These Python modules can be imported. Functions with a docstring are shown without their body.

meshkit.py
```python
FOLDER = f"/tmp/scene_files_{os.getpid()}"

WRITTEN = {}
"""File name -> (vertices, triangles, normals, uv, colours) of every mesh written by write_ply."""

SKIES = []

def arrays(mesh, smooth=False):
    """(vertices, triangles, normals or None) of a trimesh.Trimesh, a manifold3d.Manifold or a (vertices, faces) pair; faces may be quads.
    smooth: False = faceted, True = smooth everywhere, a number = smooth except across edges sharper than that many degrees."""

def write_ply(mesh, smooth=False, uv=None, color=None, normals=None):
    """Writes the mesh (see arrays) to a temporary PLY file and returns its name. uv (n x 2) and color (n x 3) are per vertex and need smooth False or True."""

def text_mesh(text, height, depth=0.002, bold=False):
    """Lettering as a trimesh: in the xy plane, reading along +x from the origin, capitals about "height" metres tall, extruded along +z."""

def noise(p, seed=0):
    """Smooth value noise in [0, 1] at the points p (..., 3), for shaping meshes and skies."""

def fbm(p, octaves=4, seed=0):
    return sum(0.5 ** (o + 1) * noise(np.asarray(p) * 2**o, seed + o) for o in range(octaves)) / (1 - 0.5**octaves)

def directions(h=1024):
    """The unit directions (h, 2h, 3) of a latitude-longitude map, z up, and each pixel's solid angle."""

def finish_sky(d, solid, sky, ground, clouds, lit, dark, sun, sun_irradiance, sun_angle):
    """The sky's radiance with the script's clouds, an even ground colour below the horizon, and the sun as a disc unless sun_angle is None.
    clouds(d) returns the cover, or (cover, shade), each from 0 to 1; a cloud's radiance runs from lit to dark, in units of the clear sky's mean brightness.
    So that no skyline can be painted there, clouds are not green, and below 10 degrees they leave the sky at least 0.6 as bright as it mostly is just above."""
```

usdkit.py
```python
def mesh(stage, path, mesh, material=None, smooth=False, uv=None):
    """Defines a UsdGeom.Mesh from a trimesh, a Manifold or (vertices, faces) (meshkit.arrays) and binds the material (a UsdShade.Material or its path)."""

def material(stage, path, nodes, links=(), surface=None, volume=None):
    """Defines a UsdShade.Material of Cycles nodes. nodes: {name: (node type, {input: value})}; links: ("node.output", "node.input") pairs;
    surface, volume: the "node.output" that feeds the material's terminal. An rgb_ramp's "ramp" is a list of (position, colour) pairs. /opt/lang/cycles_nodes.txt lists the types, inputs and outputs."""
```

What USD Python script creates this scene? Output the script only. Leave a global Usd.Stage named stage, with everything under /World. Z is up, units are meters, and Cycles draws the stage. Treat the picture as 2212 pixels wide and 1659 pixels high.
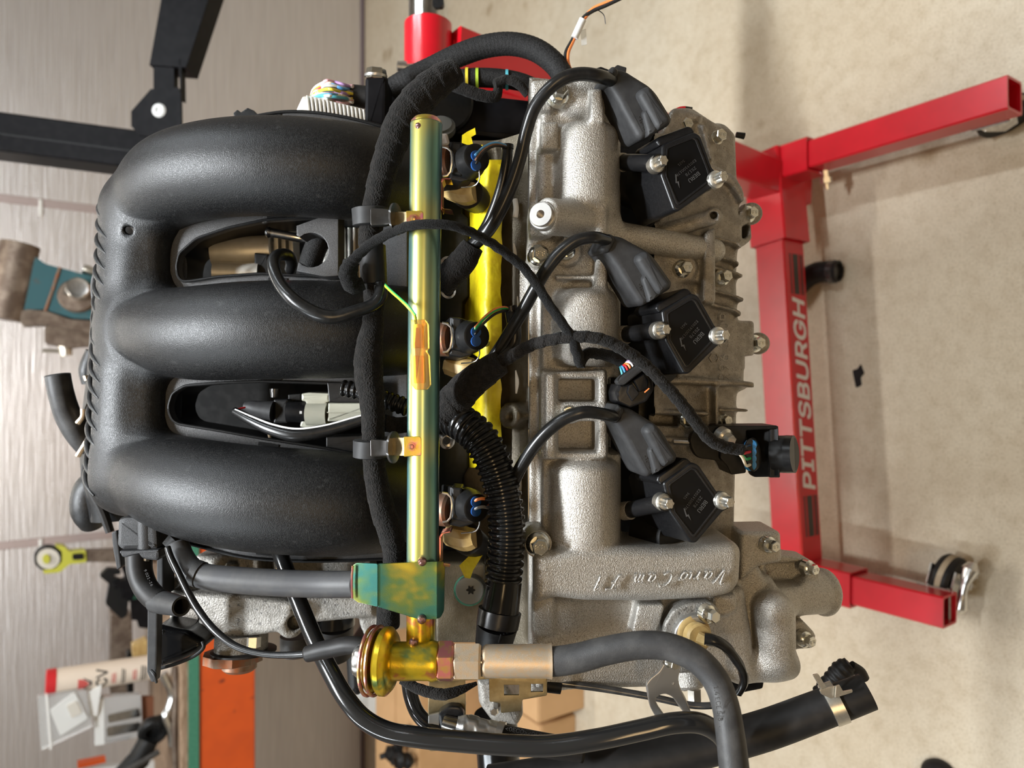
import math, numpy as np, trimesh, manifold3d as m3, usdkit, meshkit
from pxr import Usd, UsdGeom, UsdLux, UsdShade, Gf, Sdf, Vt
from shapely.geometry import Polygon
stage = Usd.Stage.CreateInMemory()
UsdGeom.Xform.Define(stage, '/World'); UsdGeom.Scope.Define(stage, '/World/Looks')
rng = np.random.default_rng(7)
# ---------------------------------------------------------------- camera (held sideways: image left is up)
F, CX, CY, HC, TH = 1534.0, 1106.0, 829.5, 1.35, math.radians(34)
RT = np.array([0, -math.sin(TH), -math.cos(TH)]); UP = np.array([1.0, 0, 0]); BK = np.array([0, -math.cos(TH), math.sin(TH)])
CAM = np.array([0, 0, HC]); MC = np.array([RT, UP, BK])
cam = UsdGeom.Camera.Define(stage, '/World/camera')
mat4 = np.eye(4); mat4[:3, :3] = MC; mat4[3, :3] = CAM
cam.AddTransformOp().Set(Gf.Matrix4d(*mat4.ravel().tolist()))
cam.CreateHorizontalApertureAttr(36.0); cam.CreateVerticalApertureAttr(27.0); cam.CreateFocalLengthAttr(36 * F / 2212)
cam.CreateFStopAttr(7.0); cam.CreateFocusDistanceAttr(0.50); cam.CreateClippingRangeAttr(Gf.Vec2f(0.02, 100))
cam.CreateExposureAttr(-0.08)
# ---------------------------------------------------------------- lights: LED shop strips under the ceiling, plus an added warm fill behind the camera
def rect(name, loc, look, size, color, power):
    l = UsdLux.RectLight.Define(stage, '/World/' + name)
    z = np.array(loc, float) - np.array(look, float); z /= np.linalg.norm(z)
    x = np.cross([0, 1, 0.01], z); x /= np.linalg.norm(x); y = np.cross(z, x)
    m = np.eye(4); m[0, :3] = x; m[1, :3] = y; m[2, :3] = z; m[3, :3] = loc
    l.AddTransformOp().Set(Gf.Matrix4d(*m.ravel().tolist()))
    l.CreateWidthAttr(size[0]); l.CreateHeightAttr(size[1]); l.CreateColorAttr(Gf.Vec3f(*color)); l.CreateIntensityAttr(power)
rect('strip_light', (-1.35, 0.62, 2.62), (-1.35, 0.62, 0), (0.10, 1.25), (0.86, 0.94, 1.0), 62)
rect('strip_light_001', (1.40, 0.70, 2.62), (1.40, 0.70, 0), (0.10, 1.25), (0.86, 0.94, 1.0), 62)
rect('strip_light_002', (0.0, 0.58, 2.62), (0.0, 0.58, 0), (0.7, 0.08), (0.92, 0.965, 1.0), 385)
rect('strip_light_003', (0.0, 2.35, 2.62), (0.0, 2.35, 0), (1.25, 0.12), (1.0, 0.95, 0.86), 50)
rect('strip_light_004', (-0.3, -1.9, 2.60), (-0.3, -1.4, 0), (1.3, 0.4), (1.0, 0.68, 0.34), 13)  # unseen warm fill lamp, added to lift and brown the shadows
world = UsdLux.DomeLight.Define(stage, '/World/sky'); world.CreateIntensityAttr(0.1); world.CreateColorAttr(Gf.Vec3f(0.75, 0.85, 1.0))
# ---------------------------------------------------------------- helpers
def C(u, v, d):                     # picture direction and distance along the axis -> camera-frame point, metres
    return np.array([(u - CX) * d / F, -(v - CY) * d / F, -d])
def W(p): return CAM + np.asarray(p, float) @ MC
def ray(u, v): return np.array([(u - CX) / F, -(v - CY) / F, -1.0]) @ MC
def onz(u, v, z): r = ray(u, v); return CAM + r * (z - HC) / r[2]
def ony(u, v, y): r = ray(u, v); return CAM + r * y / r[1]
def nrm(a): a = np.asarray(a, float); return a / (np.linalg.norm(a) + 1e-12)
names = {}
def numbered(parent, name):
    k = names.get((parent, name), -1) + 1; names[(parent, name)] = k
    return name if k == 0 else '%s_%03d' % (name, k)
def data(p, **kw):
    for k, v in kw.items():
        if v is not None: p.SetCustomDataByKey(k, v)
class Part:
    def __init__(s, thing, prim, v, f, mat, sm): s.thing, s.name, s.v, s.f, s.mat, s.sm, s.kids, s.label, s.kind, s.vcol = thing, prim, v, f, mat, sm, [], None, None, None
THINGS = []
class Thing:
    """one top-level object; parts are gathered in world space and written under an Xform at the thing's base"""
    def __init__(s, name, label=None, cat=None, group=None, kind=None):
        s.name, s.label, s.cat, s.group, s.kind, s.parts = name, label, cat, group, kind, []; THINGS.append(s)
    def part(s, name, mesh, mat, smooth=35, parent=None, label=None, world=False, kind=None):
        v, f, _ = meshkit.arrays(mesh)
        if not world: v = W(v)
        p = Part(s, name, v, f, mat, smooth); p.label = label; p.kind = kind
        (parent.kids if parent is not None else s.parts).append(p)
        return p
    def write(s):
        path = '/World/' + numbered('/World', s.name)
        allv = np.vstack([p.v for p in s.parts] + [k.v for p in s.parts for k in p.kids])
        lo, hi = allv.min(0), allv.max(0); base = np.array([(lo[0] + hi[0]) / 2, (lo[1] + hi[1]) / 2, lo[2]])
        x = UsdGeom.Xform.Define(stage, path); x.AddTranslateOp().Set(Gf.Vec3d(*base.tolist()))
        data(x.GetPrim(), label=s.label, category=s.cat, group=s.group, kind=s.kind)
        for p in s.parts:
            pp = path + '/' + numbered(path, p.name)
            m = usdkit.mesh(stage, pp, (p.v - base, p.f), MAT[p.mat], smooth=p.sm); data(m.GetPrim(), label=p.label, kind=p.kind)
            if p.vcol is not None:
                q = np.array(m.GetPointsAttr().Get(), float) + base; UsdGeom.PrimvarsAPI(m).CreatePrimvar('plating', Sdf.ValueTypeNames.Color3fArray, 'vertex').Set(Vt.Vec3fArray.FromNumpy(p.vcol(q).astype(np.float32)))
            for k in p.kids:
                kp = pp + '/' + numbered(pp, k.name)
                m = usdkit.mesh(stage, kp, (k.v - base, k.f), MAT[k.mat], smooth=k.sm); data(m.GetPrim(), label=k.label, kind=k.kind)
def one(name, mesh, mat, label=None, cat=None, smooth=35, world=True, group=None, kind=None):
    v, f, _ = meshkit.arrays(mesh)
    if not world: v = W(v)
    m = usdkit.mesh(stage, '/World/' + numbered('/World', name), (v, f), MAT[mat], smooth=smooth)
    data(m.GetPrim(), label=label, category=cat, group=group, kind=kind)
def cat(*ms):
    vs, fs, n = [], [], 0
    for m in ms:
        v, f, _ = meshkit.arrays(m); vs.append(v); fs.append(f + n); n += len(v)
    return np.vstack(vs), np.vstack(fs)
def quads(q): q = np.asarray(q); return np.vstack([q[:, [0, 1, 2]], q[:, [0, 2, 3]]])
def rings(loops, cap0=True, cap1=True, closed=False):
    """loft of equal loops (k, n, 3), flat fan caps"""
    L = np.asarray(loops, float); k, n = L.shape[:2]; v = L.reshape(-1, 3)
    i, j = np.meshgrid(np.arange(k if closed else k - 1), np.arange(n), indexing='ij'); i2 = (i + 1) % k; j2 = (j + 1) % n
    f = [quads(np.stack([i * n + j, i * n + j2, i2 * n + j2, i2 * n + j], -1).reshape(-1, 4))]
    extra = []
    for on, idx, flip in ((cap0, 0, 1), (cap1, k - 1, 0)):
        if on and not closed:
            c = len(v) + len(extra); extra.append(L[idx].mean(0)); a = np.arange(n)
            t = np.stack([idx * n + a, idx * n + (a + 1) % n, np.full(n, c)], 1); f.append(t[:, ::-1] if flip else t)
    if extra: v = np.vstack([v, extra])
    return v, np.vstack(f)
def spline(p, n):
    p = np.asarray(p, float); d = np.r_[0, np.cumsum(np.linalg.norm(np.diff(p[:, :3], axis=0), axis=1) ** 0.5 + 1e-9)]
    t = np.linspace(0, d[-1], n); out = []
    m = np.gradient(p, d, axis=0) if len(p) > 2 else np.repeat((p[1:] - p[:-1]) / d[-1], 2, 0)
    i = np.clip(np.searchsorted(d, t, 'right') - 1, 0, len(p) - 2); h = (d[i + 1] - d[i])[:, None]; s = ((t - d[i]) / h[:, 0])[:, None]
    return (2*s**3-3*s**2+1)*p[i] + (s**3-2*s**2+s)*h*m[i] + (-2*s**3+3*s**2)*p[i+1] + (s**3-s**2)*h*m[i+1]
def frames(p):
    t = np.gradient(p, axis=0); t /= np.linalg.norm(t, axis=1, keepdims=True) + 1e-12
    a = nrm(np.cross(t[0], [0.31, 0.17, 1.0])); A = [a]
    for k in range(1, len(p)):
        a = a - t[k] * (a @ t[k]); a = nrm(a); A.append(a)
    A = np.array(A); return t, A, np.cross(t, A)
def sweep(p, r, sides=16, mod=None, cap=(True, True), hollow=0.0, step=None):
    """tube of radius r (scalar or per point) along camera/world polyline p; mod(s, ang) multiplies the radius; hollow = bore depth at the end"""
    p = np.asarray(p, float); r = np.broadcast_to(np.asarray(r, float), (len(p),))
    t, a, b = frames(p); s = np.r_[0, np.cumsum(np.linalg.norm(np.diff(p, axis=0), axis=1))]
    ang = np.arange(sides) * 2 * np.pi / sides
    rr = r[:, None] * (mod(s[:, None], ang[None]) if mod else np.ones((1, sides)))
    L = p[:, None] + rr[:, :, None] * (np.cos(ang)[None, :, None] * a[:, None] + np.sin(ang)[None, :, None] * b[:, None])
    L = list(L)
    if hollow > 0:
        e = p[-1]; k = 0.78
        L += [e + (L[-1] - e) * k, e + (L[-1] - e) * k - t[-1] * hollow]
    return rings(L, *cap)
def tube(pts, r, n=None, sides=14, mod=None, cap=(True, True), hollow=0.0):
    """pts: (u, v, depth); r in pixels at that depth (scalar or list)"""
    P = np.array([C(*q) for q in pts]); rm = np.broadcast_to(np.asarray(r, float), (len(pts),)) * np.array([q[2] for q in pts]) / F
    if n is None: n = max(8, int(np.linalg.norm(np.diff(P, axis=0), axis=1).sum() / 0.004))
    S = spline(np.c_[P, rm], n)
    return sweep(S[:, :3], S[:, 3], sides, mod, cap, hollow)
def wrap(pitch, amp=0.05, seed=0, lump=0.06):
    """overlapping tape turns and lumps"""
    def f(s, a):
        h = (s / pitch + a / (2 * np.pi)) % 1.0
        q = np.stack([np.broadcast_to(s * 45 + seed, np.broadcast(s, a).shape), 1.2 * np.cos(a) + 0 * s, 1.2 * np.sin(a) + 0 * s], -1)
        return 1 + amp * (h - 0.5) * (h < 0.93) + lump * (meshkit.fbm(q, 3, seed) - 0.5)
    return f
def ribbed(pitch, amp):
    return lambda s, a: 1 + amp * np.clip(1.6 * np.sin(2 * np.pi * s / pitch), -1, 1) + 0 * a
def rnd(poly, r, n=4):
    """round the corners of a pixel polygon; r scalar or per corner"""
    P = np.asarray(poly, float); k = len(P); R = np.broadcast_to(r, (k,)); out = []
    for i in range(k):
        a, p, b = P[i - 1], P[i], P[(i + 1) % k]; la, lb = np.linalg.norm(a - p), np.linalg.norm(b - p)
        q = min(R[i], 0.48 * la, 0.48 * lb)
        if q < 0.3: out.append(p); continue
        p0, p1 = p + (a - p) * q / la, p + (b - p) * q / lb
        for s in np.linspace(0, 1, n + 1): out.append((1 - s) ** 2 * p0 + 2 * s * (1 - s) * p + s * s * p1)
    return np.array(out)
def circ(u, v, r, n=24, ry=None, rot=0):
    a = np.arange(n) * 2 * np.pi / n; x, y = r * np.cos(a), (ry or r) * np.sin(a); c, s = math.cos(rot), math.sin(rot)
    return np.c_[u + c * x - s * y, v + s * x + c * y]
def inset(P, k):
    """move a 2D loop inwards by k (per-vertex mitre, limited)"""
    area = 0.5 * np.sum(P[:, 0] * np.roll(P[:, 1], -1) - P[:, 1] * np.roll(P[:, 0], -1)); sg = 1 if area > 0 else -1
    e0 = P - np.roll(P, 1, 0); e1 = np.roll(P, -1, 0) - P
    n0 = np.c_[-e0[:, 1], e0[:, 0]]; n1 = np.c_[-e1[:, 1], e1[:, 0]]
    n0 /= np.linalg.norm(n0, axis=1, keepdims=True) + 1e-12; n1 /= np.linalg.norm(n1, axis=1, keepdims=True) + 1e-12
    n = n0 + n1; l = np.linalg.norm(n, axis=1, keepdims=True); n = n / np.maximum(l, 1e-9); cosh = np.maximum(l / 2, 0.5)
    return P + sg * n * k / cosh
def prism(poly, d, thick, bevel=0.0, dir=(0, 0, -1), tilt=(0, 0), holes=(), steps=2, taper=0.0):
    """pixel outline at distance d (metres, tilted by tilt per pixel about its centre), extruded thick metres along dir, front edge rounded by bevel"""
    dr = np.asarray(dir, float); dr = dr / abs(dr[2]); poly = np.asarray(poly, float); cu, cv = poly.mean(0)
    loops = [poly] + [np.asarray(h, float) for h in holes]; V, T, n = [], [], 0; fronts = []
    ks = [(0.0, 1.0)] if bevel <= 0 else [(bevel * (1 - math.cos(a)), 1 - math.sin(a)) for a in np.linspace(0, math.pi / 2, steps + 1)]
    def lift(P2, back):
        dd = d + tilt[0] * (P2[:, 0] - cu) + tilt[1] * (P2[:, 1] - cv)
        P = np.c_[(P2[:, 0] - CX) * dd / F, -(P2[:, 1] - CY) * dd / F, -dd]
        return P + dr * back
    for li, lp in enumerate(loops):
        area = 0.5 * np.sum(lp[:, 0] * np.roll(lp[:, 1], -1) - lp[:, 1] * np.roll(lp[:, 0], -1))
        want = -1 if li == 0 else 1          # pixel y is down: negative area = counter-clockwise in camera frame
        if area * want < 0: lp = lp[::-1]
        m = len(lp); sgn = 1 if li == 0 else -1
        px = lambda k: inset(lp, sgn * k * F / d)
        rows = [lift(px(-taper) if taper else lp, thick), lift(lp, bevel)] + [lift(px(bevel - bevel * math.cos(a)), bevel * (1 - math.sin(a))) for a in np.linspace(0, math.pi / 2, steps + 1)[1:]] if bevel > 0 else [lift(px(-taper) if taper else lp, thick), lift(lp, 0)]
        f2 = px(bevel) if bevel > 0 else lp
        k = len(rows); i, j = np.meshgrid(np.arange(k - 1), np.arange(m), indexing='ij'); j2 = (j + 1) % m
        V.append(np.vstack(rows)); T.append(quads(np.stack([i * m + j, i * m + j2, (i + 1) * m + j2, (i + 1) * m + j], -1).reshape(-1, 4)) + n)
        fronts.append((f2, n + (k - 1) * m, n)); n += k * m
    import mapbox_earcut as ec
    allp = np.vstack([f[0] for f in fronts]); ends = np.cumsum([len(f[0]) for f in fronts]).astype(np.uint32)
    tri = ec.triangulate_float64(allp, ends).reshape(-1, 3).astype(int)
    fi = np.concatenate([np.arange(len(f[0])) + f[1] for f in fronts]); bi = np.concatenate([np.arange(len(f[0])) + f[2] for f in fronts])
    V = np.vstack(V); a = fi[tri]
    nz = np.cross(V[a[:, 1]] - V[a[:, 0]], V[a[:, 2]] - V[a[:, 0]])[:, 2].sum()
    T += [a if nz > 0 else a[:, ::-1], bi[tri][:, ::-1] if nz > 0 else bi[tri]]
    return V, np.vstack(T)
def lathe(prof, p0, axis, n=24, sides=None):
    """profile [(r, h)] revolved about axis from p0 (camera or world frame, metres)"""
    ax = nrm(axis); a = nrm(np.cross(ax, [0.3, 0.9, 0.2] if abs(ax[1]) < 0.8 else [1, 0.1, 0.3])); b = np.cross(ax, a)
    ang = np.arange(n) * 2 * np.pi / n; c = np.cos(ang)[:, None] * a + np.sin(ang)[:, None] * b
    return rings([np.asarray(p0) + ax * h + max(r, 1e-5) * c for r, h in prof])
def cyl(u, v, d, r, h, axis=(0, 0, 1), n=24, bev=0.0006, bore=None):
    """round boss whose outer face centre is at pixel (u, v), distance d; r px; h metres long behind the face"""
    rm = r * d / F; ax = nrm(axis); prof = [(rm, -h), (rm, -bev), (rm - bev, 0)]
    if bore: prof += [(bore[0] * d / F, 0), (bore[0] * d / F, -bore[1])]
    return lathe(prof, C(u, v, d), ax, n)
def bolt(u, v, d, r, axis=(0.3, 0.02, 1), mark=True, torx=False, rot=0.3, wash=1.0, hh=0.95):
    """flanged hex head; (u, v) = centre of the flange, r = flange radius px"""
    s = r * d / F; ax = nrm(axis); p = C(u, v, d)
    fl = lathe([(s * wash, -s * 0.9), (s * wash, -0.12 * s), (s * 0.94 * wash, 0), (s * 0.72, 0.18 * s)], p, ax, 28)
    a = nrm(np.cross(ax, [0, 1, 0.2])); b = np.cross(ax, a); n = 12 if torx else 6; k = n if torx else 6
    ang = rot + np.arange(24) * np.pi / 12
    if torx: rad = 0.56 * s * (1 + 0.13 * np.cos(6 * ang))
    else: rad = 0.64 * s / np.cos((ang - rot) % (np.pi / 3) - np.pi / 6) * 0.93
    lp = lambda q, h: p + ax * h + (rad * q)[:, None] * (np.cos(ang)[:, None] * a + np.sin(ang)[:, None] * b)
    head = rings([lp(1, 0.05 * s), lp(1, (hh - 0.1) * s), lp(0.88, hh * s)])
    ms = [fl, head]
    if mark and MARK is not None:
        v = MARK[0] * s; ms.append((p + ax * (hh * s - 0.00002) + v[:, :1] * a + v[:, 1:2] * b + v[:, 2:] * ax, MARK[1]))
    return cat(*ms)
_t = meshkit.text_mesh('8.8', 0.5, 0.05); _v = np.array(_t.vertices); _v[:, :2] -= (_v[:, :2].max(0) + _v[:, :2].min(0)) / 2
MARK = (_v * [0.8, 0.8, 1], np.array(_t.faces))
def text(s, u, v, d, h, ang, depth=0.0003, axis=None, bold=False, sx=1.0, shear=0.0):
    """lettering facing the camera: (u, v) = middle, h px tall, ang degrees anticlockwise in the picture"""
    t = meshkit.text_mesh(s, h * d / F, depth, bold); q = np.array(t.vertices); q[:, :2] -= (q[:, :2].max(0) + q[:, :2].min(0)) / 2
    q[:, 0] = q[:, 0] * sx + shear * q[:, 1]
    n = nrm(axis if axis is not None else (0, 0, 1)); c, sn = math.cos(math.radians(ang)), math.sin(math.radians(ang))
    e = np.array([c, sn, 0]); e = nrm(e - n * (e @ n)); y = np.cross(n, e)
    return C(u, v, d) + q[:, :1] * e + q[:, 1:2] * y + q[:, 2:] * n, np.array(t.faces)
# ---- signed-distance castings, meshed with surface nets
class Field:
    def __init__(s, lo, hi, h):
        s.lo, s.h = np.array(lo, float), h; s.n = np.ceil((np.array(hi) - lo) / h).astype(int) + 1
        s.ax = [(s.lo[k] + h * np.arange(s.n[k])).astype(np.float32) for k in range(3)]
        s.g = np.full(s.n, 0.03, np.float32)
    def box(s, lo, hi, m):
        i0 = np.clip(((np.array(lo) - m - s.lo) / s.h).astype(int), 0, s.n); i1 = np.clip(((np.array(hi) + m - s.lo) / s.h).astype(int) + 2, 0, s.n)
        return tuple(slice(a, b) for a, b in zip(i0, i1))
    def grid(s, sl): return np.meshgrid(*[s.ax[k][sl[k]] for k in range(3)], indexing='ij', sparse=True)
    def merge(s, sl, d, k, sub):
        g = s.g[sl]
        if g.size == 0: return
        if sub:
            a, b = g, -d; h = np.clip(0.5 - 0.5 * (a - b) / k, 0, 1); s.g[sl] = a + (b - a) * h + k * h * (1 - h)
        else:
            h = np.clip(0.5 + 0.5 * (g - d) / k, 0, 1); s.g[sl] = g + (d - g) * h - k * h * (1 - h)
    def caps(s, a, b, ra, rb=None, k=0.004, sub=False):
        rb = ra if rb is None else rb; a, b = np.asarray(a, float), np.asarray(b, float); R = max(ra, rb)
        sl = s.box(np.minimum(a, b) - R, np.maximum(a, b) + R, 0.012); X, Y, Z = s.grid(sl); ab = b - a; L = ab @ ab + 1e-12
        t = np.clip(((X - a[0]) * ab[0] + (Y - a[1]) * ab[1] + (Z - a[2]) * ab[2]) / L, 0, 1)
        d = np.sqrt((X - a[0] - t * ab[0]) ** 2 + (Y - a[1] - t * ab[1]) ** 2 + (Z - a[2] - t * ab[2]) ** 2) - (ra + (rb - ra) * t)
        s.merge(sl, d, k, sub)
    def cyl(s, a, b, r, k=0.002, rd=0.001, sub=False):
        a, b = np.asarray(a, float), np.asarray(b, float); ax = nrm(b - a); L = np.linalg.norm(b - a) / 2; c = (a + b) / 2
        sl = s.box(np.minimum(a, b) - r, np.maximum(a, b) + r, 0.012); X, Y, Z = s.grid(sl)
        h = (X - c[0]) * ax[0] + (Y - c[1]) * ax[1] + (Z - c[2]) * ax[2]
        q = np.sqrt(np.maximum((X - c[0]) ** 2 + (Y - c[1]) ** 2 + (Z - c[2]) ** 2 - h * h, 0))
        u, v = q - r + rd, np.abs(h) - L + rd
        d = np.sqrt(np.maximum(u, 0) ** 2 + np.maximum(v, 0) ** 2) + np.minimum(np.maximum(u, v), 0) - rd
        s.merge(sl, d, k, sub)
    def poly(s, pts, d0, d1, k=0.002, rd=0.0015, sub=False, ref=None, slope=(0, 0), draft=0.0):
        """pixel outline at distance ref (default d0), from distance d0 (front) back to d1; slope = extra distance per metre in x and y"""
        ref = ref or d0; P = np.array([C(u, v, ref)[:2] for u, v in pts])
        lo = np.r_[P.min(0), -d1]; hi = np.r_[P.max(0), -d0]; ex = abs(slope[0]) * (hi[0] - lo[0]) + abs(slope[1]) * (hi[1] - lo[1])
        sl = s.box(lo - [0, 0, ex], hi + [0, 0, ex], 0.008); x = s.ax[0][sl[0]][:, None]; y = s.ax[1][sl[1]][None]
        D = np.full((x.shape[0], y.shape[1]), 9.0, np.float32); ins = np.zeros(D.shape, bool)
        for i in range(len(P)):
            a, b = P[i], P[(i + 1) % len(P)]; e = b - a; t = np.clip(((x - a[0]) * e[0] + (y - a[1]) * e[1]) / (e @ e + 1e-14), 0, 1)
            D = np.minimum(D, (x - a[0] - t * e[0]) ** 2 + (y - a[1] - t * e[1]) ** 2)
            cr = ((a[1] > y) != (b[1] > y)) & (x < (b[0] - a[0]) * (y - a[1]) / (b[1] - a[1] + 1e-14) + a[0]); ins ^= cr
        D = np.sqrt(D) * np.where(ins, -1, 1); c = P.mean(0)
        Z = s.ax[2][sl[2]][None, None] + (slope[0] * (x - c[0]) + slope[1] * (y - c[1]))[:, :, None]
        zz = np.abs(Z + (d0 + d1) / 2) - (d1 - d0) / 2 + rd
        u = D[:, :, None] + rd + (draft * (Z + d1) if draft else 0)
        d = np.sqrt(np.maximum(u, 0) ** 2 + np.maximum(zz, 0) ** 2) + np.minimum(np.maximum(u, zz), 0) - rd
        s.merge(sl, d, k, sub)
    def mesh(s):
        g = s.g; ins = g < 0; cnt = np.zeros(np.array(g.shape) - 1, np.int8)
        for o in np.ndindex(2, 2, 2): cnt += ins[o[0]:g.shape[0] - 1 + o[0], o[1]:g.shape[1] - 1 + o[1], o[2]:g.shape[2] - 1 + o[2]]
        act = np.argwhere((cnt > 0) & (cnt < 8)); idx = np.full(cnt.shape, -1, np.int32); idx[tuple(act.T)] = np.arange(len(act))
        cor = {o: g[act[:, 0] + o[0], act[:, 1] + o[1], act[:, 2] + o[2]] for o in np.ndindex(2, 2, 2)}
        S, N = np.zeros((len(act), 3)), np.zeros(len(act))
        for o in np.ndindex(2, 2, 2):
            for k in range(3):
                if o[k] == 0:
                    q = list(o); q[k] = 1; a, b = cor[o], cor[tuple(q)]; m = (a < 0) != (b < 0); t = np.where(m, a / np.where(m, a - b, 1), 0)
                    pos = np.tile(np.array(o, float), (len(act), 1)); pos[:, k] = t; S[m] += pos[m]; N[m] += 1
        V = s.lo + s.h * (act + S / N[:, None]); Fq = []
        for k in range(3):
            a, b = [slice(None)] * 3, [slice(None)] * 3; a[k], b[k] = slice(0, -1), slice(1, None); o1, o2 = (k + 1) % 3, (k + 2) % 3
            m = ins[tuple(a)] != ins[tuple(b)]; e = np.argwhere(m); e = e[(e[:, o1] > 0) & (e[:, o2] > 0) & (e[:, o1] < cnt.shape[o1]) & (e[:, o2] < cnt.shape[o2])]
            def at(d1, d2): q = e.copy(); q[:, o1] -= d1; q[:, o2] -= d2; return idx[tuple(q.T)]
            q = np.stack([at(1, 1), at(0, 1), at(0, 0), at(1, 0)], 1); fl = ~ins[tuple(e.T)]; q[fl] = q[fl][:, ::-1]; Fq.append(q)
        Fq = np.vstack(Fq); Fq = Fq[(Fq >= 0).all(1)]
        return V, quads(Fq)
# ---- world-frame boxes and bars
def wbox(lo, hi, bev=0.0):
    lo, hi = np.minimum(lo, hi), np.maximum(lo, hi)
    if bev <= 0: return trimesh.creation.box(bounds=[lo, hi])
    pts = [[(lo[0] + bx, hi[0] - bx)[i], (lo[1] + by, hi[1] - by)[j], (lo[2] + bz, hi[2] - bz)[k]] for bx, by, bz in ((0, bev, bev), (bev, 0, bev), (bev, bev, 0)) for i, j, k in np.ndindex(2, 2, 2)]
    return trimesh.convex.convex_hull(np.array(pts))
def bar(p0, p1, w, h, up=(0, 0, 1), hollow=0.0, bev=0.003, wall=0.004):
    """square tube from p0 to p1 (world): width w, height h; hollow: open bore at p1"""
    p0, p1 = np.asarray(p0, float), np.asarray(p1, float); t = nrm(p1 - p0); x = nrm(np.cross(t, up)); y = np.cross(x, t)
    def lp(q, sx, sy, b):
        a = sx / 2; c = sy / 2; pts = [(a - b, c), (-a + b, c), (-a, c - b), (-a, -c + b), (-a + b, -c), (a - b, -c), (a, -c + b), (a, c - b)]
        return [q + x * i + y * j for i, j in pts]
    L = [lp(p0, w, h, bev), lp(p1, w, h, bev)]
    if hollow: L += [lp(p1, w - 2 * wall, h - 2 * wall, bev), lp(p1 - t * hollow, w - 2 * wall, h - 2 * wall, bev)]
    v, f = rings(L); return v, f[:, ::-1]
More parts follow.
